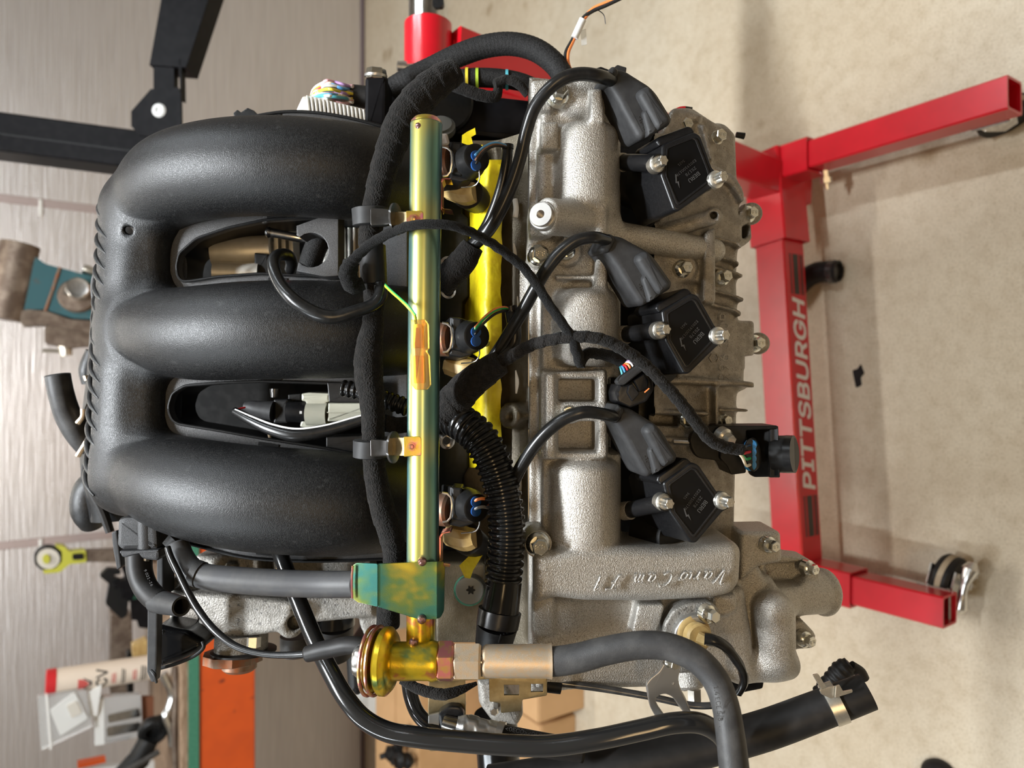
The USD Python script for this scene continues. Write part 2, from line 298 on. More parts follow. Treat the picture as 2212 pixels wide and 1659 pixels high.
# ---------------------------------------------------------------- materials
MAT = {}
def M(name, col, rough=0.5, metal=0.0, col2=None, ns=60.0, nd=4.0, lo=0.42, hi=0.62, bump=0.0, bs=400.0, bd=2.0, spec=0.5, coat=0.0, rough2=None, stretch=None, trans=0.0, ior=1.5, sheen=0.0, nodes=None, links=(), coatr=0.1, film=0.0, emis=0.0, speck=None):
    """principled look with colour mottling (col2), fine relief and specks; object coordinates, metres"""
    n = {'p': ('principled_bsdf', dict(base_color=col, roughness=rough, metallic=metal, specular_ior_level=spec, coat_weight=coat, coat_roughness=coatr, transmission_weight=trans, ior=ior, sheen_weight=sheen, **(dict(thin_film_thickness=film, thin_film_ior=1.8) if film else {})))}
    l = []
    if col2 is not None or bump or speck: n['tc'] = ('texture_coordinate', {})
    src = 'tc.object'
    if stretch is not None: n['mp'] = ('mapping', dict(scale=stretch)); l.append(('tc.object', 'mp.vector')); src2 = 'mp.vector'
    else: src2 = src
    base = None
    if col2 is not None:
        n['nz'] = ('noise_texture', dict(scale=ns, detail=nd, roughness=0.6)); l.append((src2, 'nz.vector'))
        n['rp'] = ('rgb_ramp', {'ramp': [(0, col), (lo, col), (hi, col2), (1, col2)] if not isinstance(col2[0], tuple) else col2}); l += [('nz.fac', 'rp.fac')]; base = 'rp.color'
        if rough2 is not None:
            n['mr'] = ('map_range', dict(from_min=lo, from_max=hi, to_min=rough, to_max=rough2, clamp=True)); l += [('nz.fac', 'mr.value'), ('mr.result', 'p.roughness')]
    if speck is not None:      # (colour, scale, threshold)
        n['sz'] = ('noise_texture', dict(scale=speck[1], detail=1.0)); l.append((src, 'sz.vector'))
        n['sm'] = ('map_range', dict(from_min=speck[2], from_max=speck[2] + 0.08, to_min=0, to_max=1, clamp=True)); l.append(('sz.fac', 'sm.value'))
        n['mx'] = ('mix_color', dict(a=col, b=speck[0])); l += [('sm.result', 'mx.fac'), ('mx.result', 'p.base_color')]
        if base: l.append((base, 'mx.a'))
    elif base: l.append((base, 'p.base_color'))
    if bump:
        n['bz'] = ('noise_texture', dict(scale=bs, detail=bd)); l.append((src2 if stretch is not None and bump < 0 else src, 'bz.vector'))
        n['bp'] = ('bump', dict(strength=0.9, distance=abs(bump))); l += [('bz.fac', 'bp.height'), ('bp.normal', 'p.normal')]
    if nodes: n.update(nodes); l += list(links)
    MAT[name] = usdkit.material(stage, '/World/Looks/' + name, n, l, surface='p.BSDF')
M('cast_aluminium', (0.41, 0.39, 0.355), 0.45, 0.6, (0.52, 0.50, 0.465), 900, 3, bump=0.0008, bs=1100, bd=2.5, speck=((0.18, 0.165, 0.14), 1700, 0.60))
M('aged_aluminium', (0.26, 0.242, 0.216), 0.5, 0.5, (0.36, 0.338, 0.305), 140, 5, bump=0.0005, bs=1000, bd=2.5, speck=((0.12, 0.11, 0.095), 1300, 0.63))
M('dark_aluminium', (0.085, 0.07, 0.045), 0.42, 0.4, (0.12, 0.10, 0.07), 60, 5, bump=0.0003, bs=900)  # darker, browner aluminium for the intake face of the head
M('dark_zinc', (0.20, 0.20, 0.185), 0.42, 0.8)
M('pale_aluminium', (0.28, 0.268, 0.245), 0.5, 0.45, (0.20, 0.19, 0.17), 90, 5, bump=0.0006, bs=800, speck=((0.10, 0.095, 0.09), 420, 0.63))
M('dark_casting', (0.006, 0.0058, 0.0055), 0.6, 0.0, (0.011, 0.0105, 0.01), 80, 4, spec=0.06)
M('tan_grey', (0.30, 0.25, 0.21), 0.5)
M('machined_metal', (0.52, 0.51, 0.49), 0.36, 0.9)
M('zinc_bolt', (0.68, 0.69, 0.66), 0.2, 1.0, (0.74, 0.72, 0.62), 300, 2)
M('dull_bolt', (0.66, 0.63, 0.56), 0.34, 0.95, (0.6, 0.58, 0.52), 700, 2)
M('bright_steel', (0.75, 0.74, 0.72), 0.22, 1.0, (0.6, 0.59, 0.57), 150, 3)
M('chrome_tube', (0.62, 0.61, 0.6), 0.18, 1.0, (0.5, 0.49, 0.47), 40, 3)
M('dark_steel', (0.085, 0.082, 0.08), 0.22, 0.5, (0.06, 0.058, 0.056), 120, 2, coat=0.3)
M('black_pipe', (0.012, 0.012, 0.012), 0.16, 0.0, spec=0.5, coat=0.25, coatr=0.08)
M('manifold_plastic', (0.0065, 0.0065, 0.007), 0.37, 0.0, (0.012, 0.012, 0.012), 700, 3, rough2=0.50, bump=0.00025, bs=1400, spec=0.38, speck=((0.020, 0.020, 0.020), 190, 0.66))
M('nozzle_plastic', (0.022, 0.022, 0.023), 0.45, 0.0, (0.03, 0.03, 0.031), 1500, 2, bump=0.0002, bs=2000, spec=0.3)
M('flange_plastic', (0.05, 0.05, 0.052), 0.42, 0.0, (0.08, 0.08, 0.08), 1500, 2, bump=0.0002, bs=2000, spec=0.4)
M('black_plastic', (0.0072, 0.0072, 0.0075), 0.45, 0.0, (0.0108, 0.0108, 0.0108), 300, 3, spec=0.25)
M('glossy_black', (0.003, 0.003, 0.00325), 0.2, 0.0, spec=0.3, coat=0.15)
M('coil_plastic', (0.0066, 0.0066, 0.0072), 0.32, 0.0, (0.009, 0.009, 0.0096), 500, 2, spec=0.3)
M('boot_rubber', (0.026, 0.026, 0.0268), 0.52, 0.0, (0.034, 0.034, 0.0345), 120, 4, spec=0.22)
M('hose_rubber', (0.0341, 0.03348, 0.03348), 0.5, 0.0, (0.0527, 0.05146, 0.05022), 70, 5, spec=0.28, bump=0.0001, bs=1500)
M('grey_hose', (0.052, 0.052, 0.055), 0.48, 0.0, (0.068, 0.067, 0.066), 60, 5, spec=0.3)
M('black_rubber', (0.0096, 0.009, 0.0087), 0.5, 0.0, (0.0144, 0.0132, 0.0126), 80, 4, spec=0.25)
M('cable_sheath', (0.0078, 0.0078, 0.0078), 0.27, 0.0, (0.012, 0.012, 0.012), 200, 2, spec=0.4)
M('conduit', (0.007, 0.007, 0.007), 0.2, 0.0, spec=0.4)
M('wire_loom', (0.0121, 0.01155, 0.011), 0.85, 0.0, (0.0187, 0.01705, 0.01595), 260, 5, bump=0.001, bs=900, bd=0.5, spec=0.05, sheen=0.06)
M('fuzzy_loom', (0.0072, 0.0072, 0.0072), 0.95, 0.0, (0.0168, 0.0168, 0.0168), 1500, 4, bump=0.0012, bs=1500, bd=3, spec=0.04, sheen=0.06)
M('braid', (0.0112, 0.0112, 0.0112), 0.6, 0.0, (0.0245, 0.0238, 0.0238), 900, 2, bump=0.0006, bs=1300, spec=0.15)
M('red_paint', (0.56, 0.006, 0.016), 0.3, 0.0, (0.50, 0.006, 0.014), 14, 3, spec=0.5, coat=0.25)
M('red_label', (0.24, 0.008, 0.012), 0.4)
M('label_black', (0.03, 0.025, 0.02), 0.4)
M('label_white', (0.75, 0.72, 0.72), 0.45)
M('orange_paint', (0.62, 0.085, 0.01), 0.45, 0.0, (0.55, 0.075, 0.01), 9, 4, speck=((0.2, 0.03, 0.01), 25, 0.70))
M('green_mat', (0.035, 0.17, 0.10), 0.8, 0.0, (0.06, 0.22, 0.14), 150, 4)
M('bench_wood', (0.36, 0.25, 0.17), 0.7, 0.0, (0.18, 0.11, 0.06), 26, 5, stretch=(1, 6, 10))
M('cardboard', (0.56, 0.34, 0.165), 0.8, 0.0, (0.50, 0.30, 0.14), 6, 4)
M('brown_card', (0.20, 0.07, 0.03), 0.7)
M('black_frame', (0.006, 0.0058, 0.0066), 0.45, 0.0, (0.009, 0.0085, 0.0095), 60, 3, spec=0.08)
M('bright_cast', (0.78, 0.75, 0.69), 0.42, 0.4, (0.68, 0.65, 0.58), 60, 4)
M('white_plastic', (0.70, 0.71, 0.70), 0.4)
M('ivory_plastic', (0.43, 0.43, 0.35), 0.42, 0.0, (0.40, 0.40, 0.33), 60, 3)
M('tan_plastic', (0.50, 0.35, 0.14), 0.5, 0.0, (0.42, 0.28, 0.10), 100, 3)
M('yellow_tape', (0.74, 0.60, 0.008), 0.42, 0.0, (0.66, 0.50, 0.008), 70, 3, bump=0.0012, bs=110, spec=0.4)
M('yellow_plastic', (0.50, 0.50, 0.06), 0.4)
M('blue_seal', (0.02, 0.22, 0.55), 0.4)
M('dark_blue', (0.01, 0.06, 0.22), 0.4)
M('vise_green', (0.035, 0.12, 0.14), 0.5, 0.0, (0.09, 0.09, 0.08), 28, 5, lo=0.55, hi=0.72)
M('vise_iron', (0.15, 0.11, 0.085), 0.5, 0.6, (0.24, 0.19, 0.15), 30, 5)
M('tube_paper', (0.70, 0.60, 0.50), 0.5)
M('red_cap', (0.55, 0.02, 0.025), 0.35)
M('print_red', (0.55, 0.09, 0.08), 0.5)
M('print_black', (0.04, 0.035, 0.03), 0.5)
M('print_grey', (0.04, 0.04, 0.04), 0.5)
M('print_white', (0.6, 0.6, 0.6), 0.5)
M('rust_part', (0.22, 0.16, 0.12), 0.5, 0.7, (0.30, 0.11, 0.05), 60, 4)
M('olive_steel', (0.30, 0.245, 0.14), 0.38, 0.9, (0.36, 0.30, 0.18), 160, 3)
M('sleeve_metal', (0.60, 0.50, 0.38), 0.42, 0.75, (0.66, 0.48, 0.30), 260, 3, bump=0.0001, bs=2500)
M('clear_bag', (0.9, 0.92, 0.93), 0.15, 0.0, trans=0.75, ior=1.15)
M('paper_white', (0.8, 0.8, 0.78), 0.7)
M('off_white', (0.62, 0.59, 0.53), 0.6)
M('copper_wire', (0.62, 0.17, 0.05), 0.35)
for nm, c in dict(orange=(0.75, 0.22, 0.06), white=(0.7, 0.7, 0.68), blue=(0.08, 0.28, 0.55), red=(0.6, 0.02, 0.03), green=(0.03, 0.35, 0.10), yellow=(0.75, 0.6, 0.05), pink=(0.75, 0.42, 0.45), violet=(0.42, 0.25, 0.5), grey=(0.16, 0.16, 0.16), cream=(0.75, 0.66, 0.5), cyan=(0.1, 0.42, 0.5), brown=(0.2, 0.09, 0.04), lime=(0.42, 0.6, 0.05), black=(0.012, 0.012, 0.012)).items():
    M('wire_' + nm, c, 0.35)
# amber see-through connector
M('amber_plastic', (1.0, 0.66, 0.30), 0.1, 0.0, trans=0.92, ior=1.2)
def zinc(name, sc, ramp, rough=0.24):      # yellow-chromate plating: streaks along the part
    M(name, (0.6, 0.5, 0.1), rough, 0.85, ramp, 1.0, 3, stretch=sc, bump=0.00005, bs=2500)
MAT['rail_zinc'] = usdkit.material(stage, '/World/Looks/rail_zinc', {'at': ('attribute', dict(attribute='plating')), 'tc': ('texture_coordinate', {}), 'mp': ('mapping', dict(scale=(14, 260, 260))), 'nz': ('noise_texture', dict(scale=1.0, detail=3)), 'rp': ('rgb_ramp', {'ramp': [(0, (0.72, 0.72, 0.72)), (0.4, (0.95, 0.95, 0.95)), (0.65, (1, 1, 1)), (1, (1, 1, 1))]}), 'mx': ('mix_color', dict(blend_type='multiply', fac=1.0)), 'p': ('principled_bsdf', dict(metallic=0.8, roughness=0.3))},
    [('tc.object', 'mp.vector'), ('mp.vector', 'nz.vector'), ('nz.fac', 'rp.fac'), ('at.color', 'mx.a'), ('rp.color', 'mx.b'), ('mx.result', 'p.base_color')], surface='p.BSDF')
zinc('flag_zinc', (34, 26, 26), [(0, (0.03, 0.13, 0.15)), (0.36, (0.05, 0.18, 0.15)), (0.47, (0.13, 0.21, 0.07)), (0.56, (0.33, 0.29, 0.05)), (0.66, (0.50, 0.42, 0.05)), (0.78, (0.5, 0.22, 0.10)), (1, (0.4, 0.16, 0.16))], 0.34)
zinc('banjo_zinc', (60, 25, 60), [(0, (0.06, 0.2, 0.14)), (0.36, (0.18, 0.26, 0.08)), (0.46, (0.62, 0.46, 0.03)), (0.56, (0.75, 0.52, 0.03)), (0.63, (0.65, 0.25, 0.06)), (0.72, (0.6, 0.22, 0.2)), (1, (0.5, 0.2, 0.22))], 0.26)
zinc('clip_zinc', (60, 60, 60), [(0, (0.3, 0.28, 0.08)), (0.42, (0.5, 0.42, 0.06)), (0.52, (0.62, 0.42, 0.1)), (0.6, (0.62, 0.22, 0.3)), (1, (0.55, 0.2, 0.35))], 0.28)
M('pink_zinc', (0.62, 0.22, 0.24), 0.3, 0.9, (0.55, 0.36, 0.12), 160, 3)
M('weld_bead', (0.36, 0.2, 0.19), 0.25, 0.9)
# floor and foil: world-space procedural looks
usd = usdkit.material
MAT['concrete'] = usd(stage, '/World/Looks/concrete', {
    'g': ('geometry', {}), 'a': ('noise_texture', dict(scale=1.7, detail=5, roughness=0.65)), 'b': ('noise_texture', dict(scale=34, detail=5, roughness=0.7)), 'c': ('noise_texture', dict(scale=260, detail=2)),
    'ra': ('rgb_ramp', {'ramp': [(0, (0.44, 0.36, 0.25)), (0.42, (0.54, 0.46, 0.34)), (0.6, (0.60, 0.53, 0.41)), (1, (0.64, 0.57, 0.46))]}),
    'rb': ('rgb_ramp', {'ramp': [(0, (0.72, 0.68, 0.62)), (0.38, (0.9, 0.88, 0.85)), (0.55, (1, 1, 1)), (1, (1, 1, 1))]}),
    'rc': ('rgb_ramp', {'ramp': [(0, (0.55, 0.52, 0.48)), (0.33, (0.84, 0.82, 0.8)), (0.5, (1, 1, 1)), (0.66, (1, 1, 1)), (0.75, (1.22, 1.22, 1.2))]}),
    'm1': ('mix_color', dict(blend_type='multiply', fac=1.0, use_clamp=False)), 'm2': ('mix_color', dict(blend_type='multiply', fac=1.0, use_clamp=False)),
    'd': ('noise_texture', dict(scale=5.5, detail=3, roughness=0.5)), 'rd': ('rgb_ramp', {'ramp': [(0, (0.5, 0.42, 0.32)), (0.25, (0.62, 0.54, 0.44)), (0.34, (1, 1, 1)), (1, (1, 1, 1))]}), 'm3': ('mix_color', dict(blend_type='multiply', fac=1.0, use_clamp=False)),
    'bp': ('bump', dict(strength=0.5, distance=0.0008)), 'p': ('principled_bsdf', dict(roughness=0.42, specular_ior_level=0.45))},
    [('g.position', 'a.vector'), ('g.position', 'b.vector'), ('g.position', 'c.vector'), ('g.position', 'd.vector'), ('a.fac', 'ra.fac'), ('b.fac', 'rb.fac'), ('c.fac', 'rc.fac'), ('d.fac', 'rd.fac'), ('ra.color', 'm1.a'), ('rb.color', 'm1.b'), ('m1.result', 'm2.a'), ('rc.color', 'm2.b'), ('m2.result', 'm3.a'), ('rd.color', 'm3.b'), ('m3.result', 'p.base_color'), ('c.fac', 'bp.height'), ('bp.normal', 'p.normal')], surface='p.BSDF')
MAT['foil'] = usd(stage, '/World/Looks/foil', {
    'g': ('geometry', {}), 'mp': ('mapping', dict(scale=(5, 1, 150))), 'a': ('noise_texture', dict(scale=1.0, detail=3)), 'b': ('noise_texture', dict(scale=160, detail=1)), 'ad': ('math', dict(math_type='multiply_add', value2=0.35)),
    'r': ('rgb_ramp', {'ramp': [(0, (0.63, 0.59, 0.58)), (0.5, (0.76, 0.72, 0.71)), (1, (0.86, 0.83, 0.82))]}),
    'bp': ('bump', dict(strength=1.0, distance=0.0018)), 'p': ('principled_bsdf', dict(metallic=0.8, roughness=0.40))},
    [('g.position', 'mp.vector'), ('mp.vector', 'a.vector'), ('g.position', 'b.vector'), ('b.fac', 'ad.value1'), ('a.fac', 'ad.value3'), ('ad.value', 'bp.height'), ('bp.normal', 'p.normal'), ('a.fac', 'r.fac'), ('r.color', 'p.base_color')], surface='p.BSDF')
M('off_tan', (0.35, 0.28, 0.19), 0.6)
M('wall_paint', (0.46, 0.44, 0.41), 0.8)
M('ceiling_paint', (0.55, 0.54, 0.52), 0.85)
M('seal_grey', (0.16, 0.12, 0.13), 0.6)
M('foil_tape', (0.60, 0.50, 0.49), 0.4, 0.7)
# ---------------------------------------------------------------- room
YD = 3.3
def struct(name, mesh, mat, smooth=False): one(name, mesh, mat, kind='structure', smooth=smooth)
struct('floor', wbox((-3.3, -3.6, -0.1), (3.3, YD + 0.1, 0)), 'concrete')
struct('ceiling', wbox((-3.3, -3.6, 2.72), (3.3, YD + 0.1, 2.8)), 'ceiling_paint')
struct('wall_left', wbox((-3.4, -3.6, 0), (-3.3, YD + 0.1, 2.72)), 'wall_paint')
struct('wall_right', wbox((3.3, -3.6, 0), (3.4, YD + 0.1, 2.72)), 'wall_paint')
struct('wall_back', wbox((-3.3, -3.7, 0), (3.3, -3.6, 2.72)), 'wall_paint')
struct('wall_front', wbox((-3.3, YD + 0.06, 0), (3.3, YD + 0.1, 2.72)), 'wall_paint')
t = Thing('door_1', kind='structure')
t.part('foil_sheet', wbox((-3.28, YD, 0.016), (3.28, YD + 0.04, 2.7), 0.004), 'foil', world=True, smooth=False)
t.part('bottom_seal', wbox((-3.28, YD - 0.010, 0.0), (3.28, YD + 0.03, 0.018), 0.005), 'seal_grey', world=True)
for u, v in ((110, 441), (110, 1168)):
    x = ony(u, v, YD)[0]; t.part('foil_seam', wbox((x - 0.016, YD - 0.004, 0.04), (x + 0.016, YD + 0.002, 2.7), 0.002), 'foil_tape', world=True)
    for k in range(5): t.part('seam_staple', wbox((x - 0.05, YD - 0.012, 0.72 + 0.3 * k), (x + 0.012, YD - 0.003, 0.732 + 0.3 * k), 0.002), 'paper_white', world=True)
# dark marks on the concrete: dried leaf and oil spots
def flat(poly, z=0.0015):
    P = np.array([onz(u, v, 0)[:2] for u, v in poly]); p = m3.CrossSection([P if Polygon(P).exterior.is_ccw else P[::-1]]); return m3.Manifold.extrude(p, z)
one('dry_leaf', flat(rnd([(1842, 800), (1853, 797), (1860, 786), (1864, 797), (1868, 806), (1860, 815), (1862, 832), (1850, 838), (1846, 820)], 3)), 'black_rubber', 'small dark crumpled leaf lying on the concrete floor', 'leaf')
# ---------------------------------------------------------------- red engine stand
s = Thing('engine_stand', 'red steel engine stand on casters carrying the engine', 'engine stand')
ZT, TW = 0.150, 0.066
a0, a1 = onz(1690, 480, ZT), onz(1734, 1225, ZT)            # front top edge of the floor beam
dirb = nrm((a1 - a0) * [1, 1, 0]); side = np.array([-dirb[1], dirb[0], 0]); side = side if side[1] > 0 else -side
c0, c1 = a0 + side * TW / 2 - [0, 0, TW / 2], a1 + side * TW / 2 - [0, 0, TW / 2]
s.part('floor_beam', bar(c0 - dirb * 0.02, c1, TW, TW), 'red_paint', world=True)
sl0 = onz(1672, 318, ZT + 0.006); sl1 = onz(1690, 516, ZT + 0.006)
sc = lambda p: p + side * TW / 2 - [0, 0, TW / 2 + 0.006]
s.part('beam_sleeve', bar(sc(sl0), sc(sl1), TW + 0.016, TW + 0.016, hollow=0.02), 'red_paint', world=True)
for z0, va, vb in ((0, 545, 633), (0, 1074, 1163)):
    dn = np.array([0, 0, -1.0]); q = lambda v: onz(np.interp(v, [480, 1225], [1690, 1734]), v, ZT)
    for k, (za, zb) in enumerate(((0.016, 0.020), (0.026, 0.042), (0.047, 0.050), (0.053, 0.057))):
        pa, pb = q(va), q(vb); s.part('label_stripe', trimesh.convex.convex_hull(np.array([p + dn * z - side * e for p in (pa, pb) for z in (za, zb) for e in (0.0, 0.0006)])), 'label_black', world=True)
# lettering on the beam's near face
tm = meshkit.text_mesh('PITTSBURGH', 0.036, 0.0006, True); tv = np.array(tm.vertices); L = tv[:, 0].max() - tv[:, 0].min(); pe, ps = q(640), q(1062); ln = np.linalg.norm(pe - ps)
e1 = nrm(pe - ps); base = ps + np.array([0, 0, -0.053]) - side * 0.0003
tv[:, 0] += 0.16 * tv[:, 1]; L = tv[:, 0].max() - tv[:, 0].min()
tv2 = base + e1 * ((tv[:, :1] - tv[:, 0].min()) * ln / L) + np.array([0, 0, 1.0]) * tv[:, 1:2] + (-side) * tv[:, 2:]
s.part('lettering', (tv2, np.array(tm.faces)), 'label_white', world=True, smooth=False)
# mast and turning head
mb = onz(1655, 398, 0.15); mtop = C(940, 196, 0.97) @ MC + CAM
mt = mtop + [0.05, 0.0, -0.02]
s.part('mast', bar(mb + [0, 0, -0.10], mt, 0.066, 0.066, up=(1, 0, 0)), 'red_paint', world=True)
gp = [W(C(u, v, d)) for u, v, d in ((975, 90, 0.97), (1300, 208, 1.10), (1300, 300, 1.10), (985, 300, 0.97))]; th = np.array([0, 0.03, 0.0])
s.part('mast_gusset', trimesh.convex.convex_hull(np.array([p + th * k for p in gp for k in (-0.2, 0.2)])), 'red_paint', world=True)
hx = np.array([1.0, 0, 0]); ha = W(C(925, 53, 0.97))
s.part('head_tube', lathe([(0.0325, -0.20), (0.0325, -0.001), (0.0315, 0.0), (0.028, 0.0), (0.028, -0.05)], ha, hx, 40), 'red_paint', world=True)
ht = lathe([(0.0265, -0.20), (0.0265, 0.14), (0.0255, 0.141), (0.022, 0.141), (0.022, 0.02)], ha, hx, 40)
s.part('turning_tube', ht, 'chrome_tube', world=True)
s.part('tube_hole', lathe([(0.0085, -0.01), (0.0085, 0.0)], W(C(945, 3, 0.945)), -BK * -1, 20), 'black_plastic', world=True)
s.part('clamp_bolt', lathe([(0.005, -0.02), (0.005, 0.0), (0.008, 0.0), (0.008, 0.012), (0.006, 0.013)], W(C(880, 146, 0.93)), RT * -1, 16), 'bright_steel', world=True)
# near legs
def leg(p_in, p_out, name='leg', w=0.052, sleeve=True, bolt_at=0.5):
    s.part(name, bar(p_in, p_out, w, w, hollow=0.12), 'red_paint', world=True)
la = onz(1690, 360, 0.115); lb = onz(2192, 206, 0.115); leg(la, lb)
lc = onz(1760, 1247, 0.115); ld = onz(2052, 1318, 0.105); leg(lc, ld)
s.part('leg_sleeve', bar(la, la + (lb - la) * 0.185, 0.064, 0.064, hollow=0.01), 'red_paint', world=True)
s.part('leg_sleeve', bar(lc, lc + (ld - lc) * 0.36, 0.064, 0.064, hollow=0.01), 'red_paint', world=True)
lf = onz(1690, 360, 0.115) - (lb - la) * 0.9; s.part('leg', bar(la, lf, 0.052, 0.052, hollow=0.1), 'red_paint', world=True)
lg = lc - (ld - lc) * 0.9; s.part('leg', bar(lc, lg, 0.052, 0.052, hollow=0.1), 'red_paint', world=True)
s.part('leg_bolt', lathe([(0.007, -0.03), (0.007, 0), (0.011, 0), (0.011, 0.01), (0.004, 0.011), (0.004, 0.022)], W(C(1784, 384, 1.36)), (-1, 0, -0.2), 6), 'dull_bolt', world=True, smooth=20)
s.part('leg_bolt', lathe([(0.013, 0), (0.013, 0.003), (0.010, 0.004), (0.010, 0.011), (0.008, 0.012)], W(C(1816, 1276, 1.325)), -dirb * -1 * 0 + np.array([-0.1, -0.3, 1]), 6), 'dull_bolt', world=True, smooth=20)
def caster(p, brake=False, yaw=0.4, r=0.040, off=(0, 0)):
    ax = np.array([math.cos(yaw), math.sin(yaw), 0]); c = np.array([p[0] + off[0], p[1] + off[1], r]); n = np.array([-ax[1], ax[0], 0])
    s.part('caster_wheel', lathe([(0.004, -0.015), (r * 0.55, -0.014), (r * 0.9, -0.015), (r, -0.010), (r, 0.010), (r * 0.9, 0.015), (r * 0.55, 0.014), (0.004, 0.015)], c, ax, 36), 'black_rubber', world=True)
    s.part('wheel_tread', lathe([(r * 0.98, -0.005), (r * 1.012, -0.0045), (r * 1.012, 0.0045), (r * 0.98, 0.005)], c, ax, 36), 'off_tan', world=True)
    s.part('caster_plate', wbox((p[0] - 0.028, p[1] - 0.028, 0.084), (p[0] + 0.028, p[1] + 0.028, 0.089), 0.002), 'bright_steel', world=True)
    s.part('swivel_cup', lathe([(0.030, 0.066), (0.031, 0.072), (0.026, 0.084), (0.01, 0.085)], (p[0], p[1], 0), (0, 0, 1), 28), 'bright_steel', world=True)
    for k in (-1, 1):
        q = c + ax * k * 0.020
        s.part('caster_fork', trimesh.convex.convex_hull(np.array([q + ax * e + n * w_ + [0, 0, z] for e in (-0.0015, 0.0015) for w_, z in ((-0.010, -0.010), (0.010, -0.010), (0.024, 0.032), (-0.024, 0.032))])), 'bright_steel', world=True)
    if brake:
        q = c - ax * 0.034 + [0, 0, 0.012]
        P = spline(np.array([q + n * 0.045 + [0, 0, 0.004], q + n * 0.012 + [0, 0, 0.010], q - n * 0.012 + [0, 0, 0.010], q - n * 0.045 + [0, 0, 0.0]]), 25); w_ = np.interp(np.linspace(0, 1, 25), [0, .12, .4, .6, .88, 1], [.006, .013, .007, .007, .014, .006])
        s.part('brake_lever', sweep(P, w_, 12), 'bright_steel', world=True); s.part('axle', sweep(np.array([c - ax * 0.036, c + ax * 0.024]), 0.006, 12), 'bright_steel', world=True)
caster(lb - nrm(lb - la) * 0.045); caster(ld - nrm(ld - lc) * 0.035, True, 1.35, off=(0.036, -0.004)); caster(lf + nrm(lb - la) * 0.05); caster(lg + nrm(ld - lc) * 0.05)
# hose stub beside the stand
h = Thing('hose_offcut', 'short black rubber hose with open end on the floor beside the red stand', 'hose')
hp = np.array([onz(1700, 655, 0.03), onz(1730, 612, 0.03), onz(1762, 590, 0.028), onz(1812, 586, 0.024)])
h.part('hose_body', sweep(spline(hp, 30), 0.0215, 18, hollow=0.06), 'black_rubber', world=True)
h.part('hose_clamp', lathe([(0.0225, -0.006), (0.0235, -0.005), (0.0235, 0.005), (0.0225, 0.006)], hp[-1] - (hp[-1] - hp[-2]) * 0.25, hp[-1] - hp[-2], 24), 'dark_steel', world=True)
# ---------------------------------------------------------------- black frame behind, upper left of the photograph
f = Thing('equipment_frame', 'black steel upright with pivoting side arm beside the foil door', 'frame')
d0 = 1.65; kf = d0 / 1.22
up0 = W(C(-60, 288, d0)); up1 = W(C(420, 350, d0 + 0.08)); up1 = up0 + (up1 - up0) * (up0[2] / (up0[2] - up1[2]))
f.part('upright_post', bar(up0, up1, 0.066 * kf, 0.075 * kf, up=BK, bev=0.004), 'black_frame', world=True)
for k, (o, ww) in enumerate(((0.012, 0.003),)):
    f.part('post_groove', bar(up0 + UP * -0.006 + BK * 0.0375 * kf, up1 + UP * -0.006 + BK * 0.0375 * kf, 0.004, 0.002, up=BK, bev=0.0005), 'black_plastic', world=True)
f.part('arm_gusset', prism([(283, 272), (283, 240), (325, 192), (384, 188), (391, 200), (393, 304), (300, 292)], d0 - 0.062, 0.006, 0.001), 'black_frame')
f.part('pivot_rivet', lathe([(0.0155, -0.004), (0.0155, 0.0), (0.012, 0.004), (0.0065, 0.004), (0.0065, -0.001)], C(343, 238, d0 - 0.064), (0, 0, 1), 28), 'white_plastic')
f.part('side_arm', prism([(322, 140), (358, -60), (470, -60), (402, 146)], d0 - 0.05, 0.06, 0.002), 'black_frame')
f.part('arm_link', prism([(331, 125), (376, 125), (376, 205), (331, 205)], d0 - 0.045, 0.02, 0.001), 'black_frame')
f.part('arm_edge', prism([(386, 125), (391, 125), (393, 215), (389, 215)], d0 - 0.05, 0.02, 0.0005), 'black_frame')
# ---------------------------------------------------------------- workbench with orange apron
YB = 2.35
b = Thing('workbench', 'long workbench with orange steel apron and green edged wooden top', 'workbench')
zt = ony(430, 1500, YB)[2]; zb = ony(553, 1500, YB)[2]; zg = ony(407, 1500, YB)[2]; zw = ony(391, 1500, YB)[2]
X0, X1 = ony(430, 2700, YB)[0], ony(430, 470, YB)[0]
b.part('apron', wbox((X0, YB + 0.01, zb), (X1, YB + 0.05, zt), 0.004), 'orange_paint', world=True)
b.part('green_edge', wbox((X0, YB, zt), (X1, YB + 0.02, zg)), 'green_mat', world=True)
b.part('bench_top', wbox((X0, YB + 0.004, zg - 0.006), (X1, YB + 0.72, zw), 0.004), 'bench_wood', world=True)
for x in (X0 + 0.06, X1 - 0.06):
    for y in (YB + 0.06, YB + 0.66): b.part('leg', wbox((x - 0.035, y - 0.035, 0), (x + 0.035, y + 0.035, zt - 0.01), 0.003), 'orange_paint', world=True)
ZB = zw
def bench(u, v, y):  # a point over the bench at depth y
    return ony(u, v, y)
def standing(u0, u1, v, y, r, prof, name):  # lathe standing on the bench: top at picture column u0
    pass
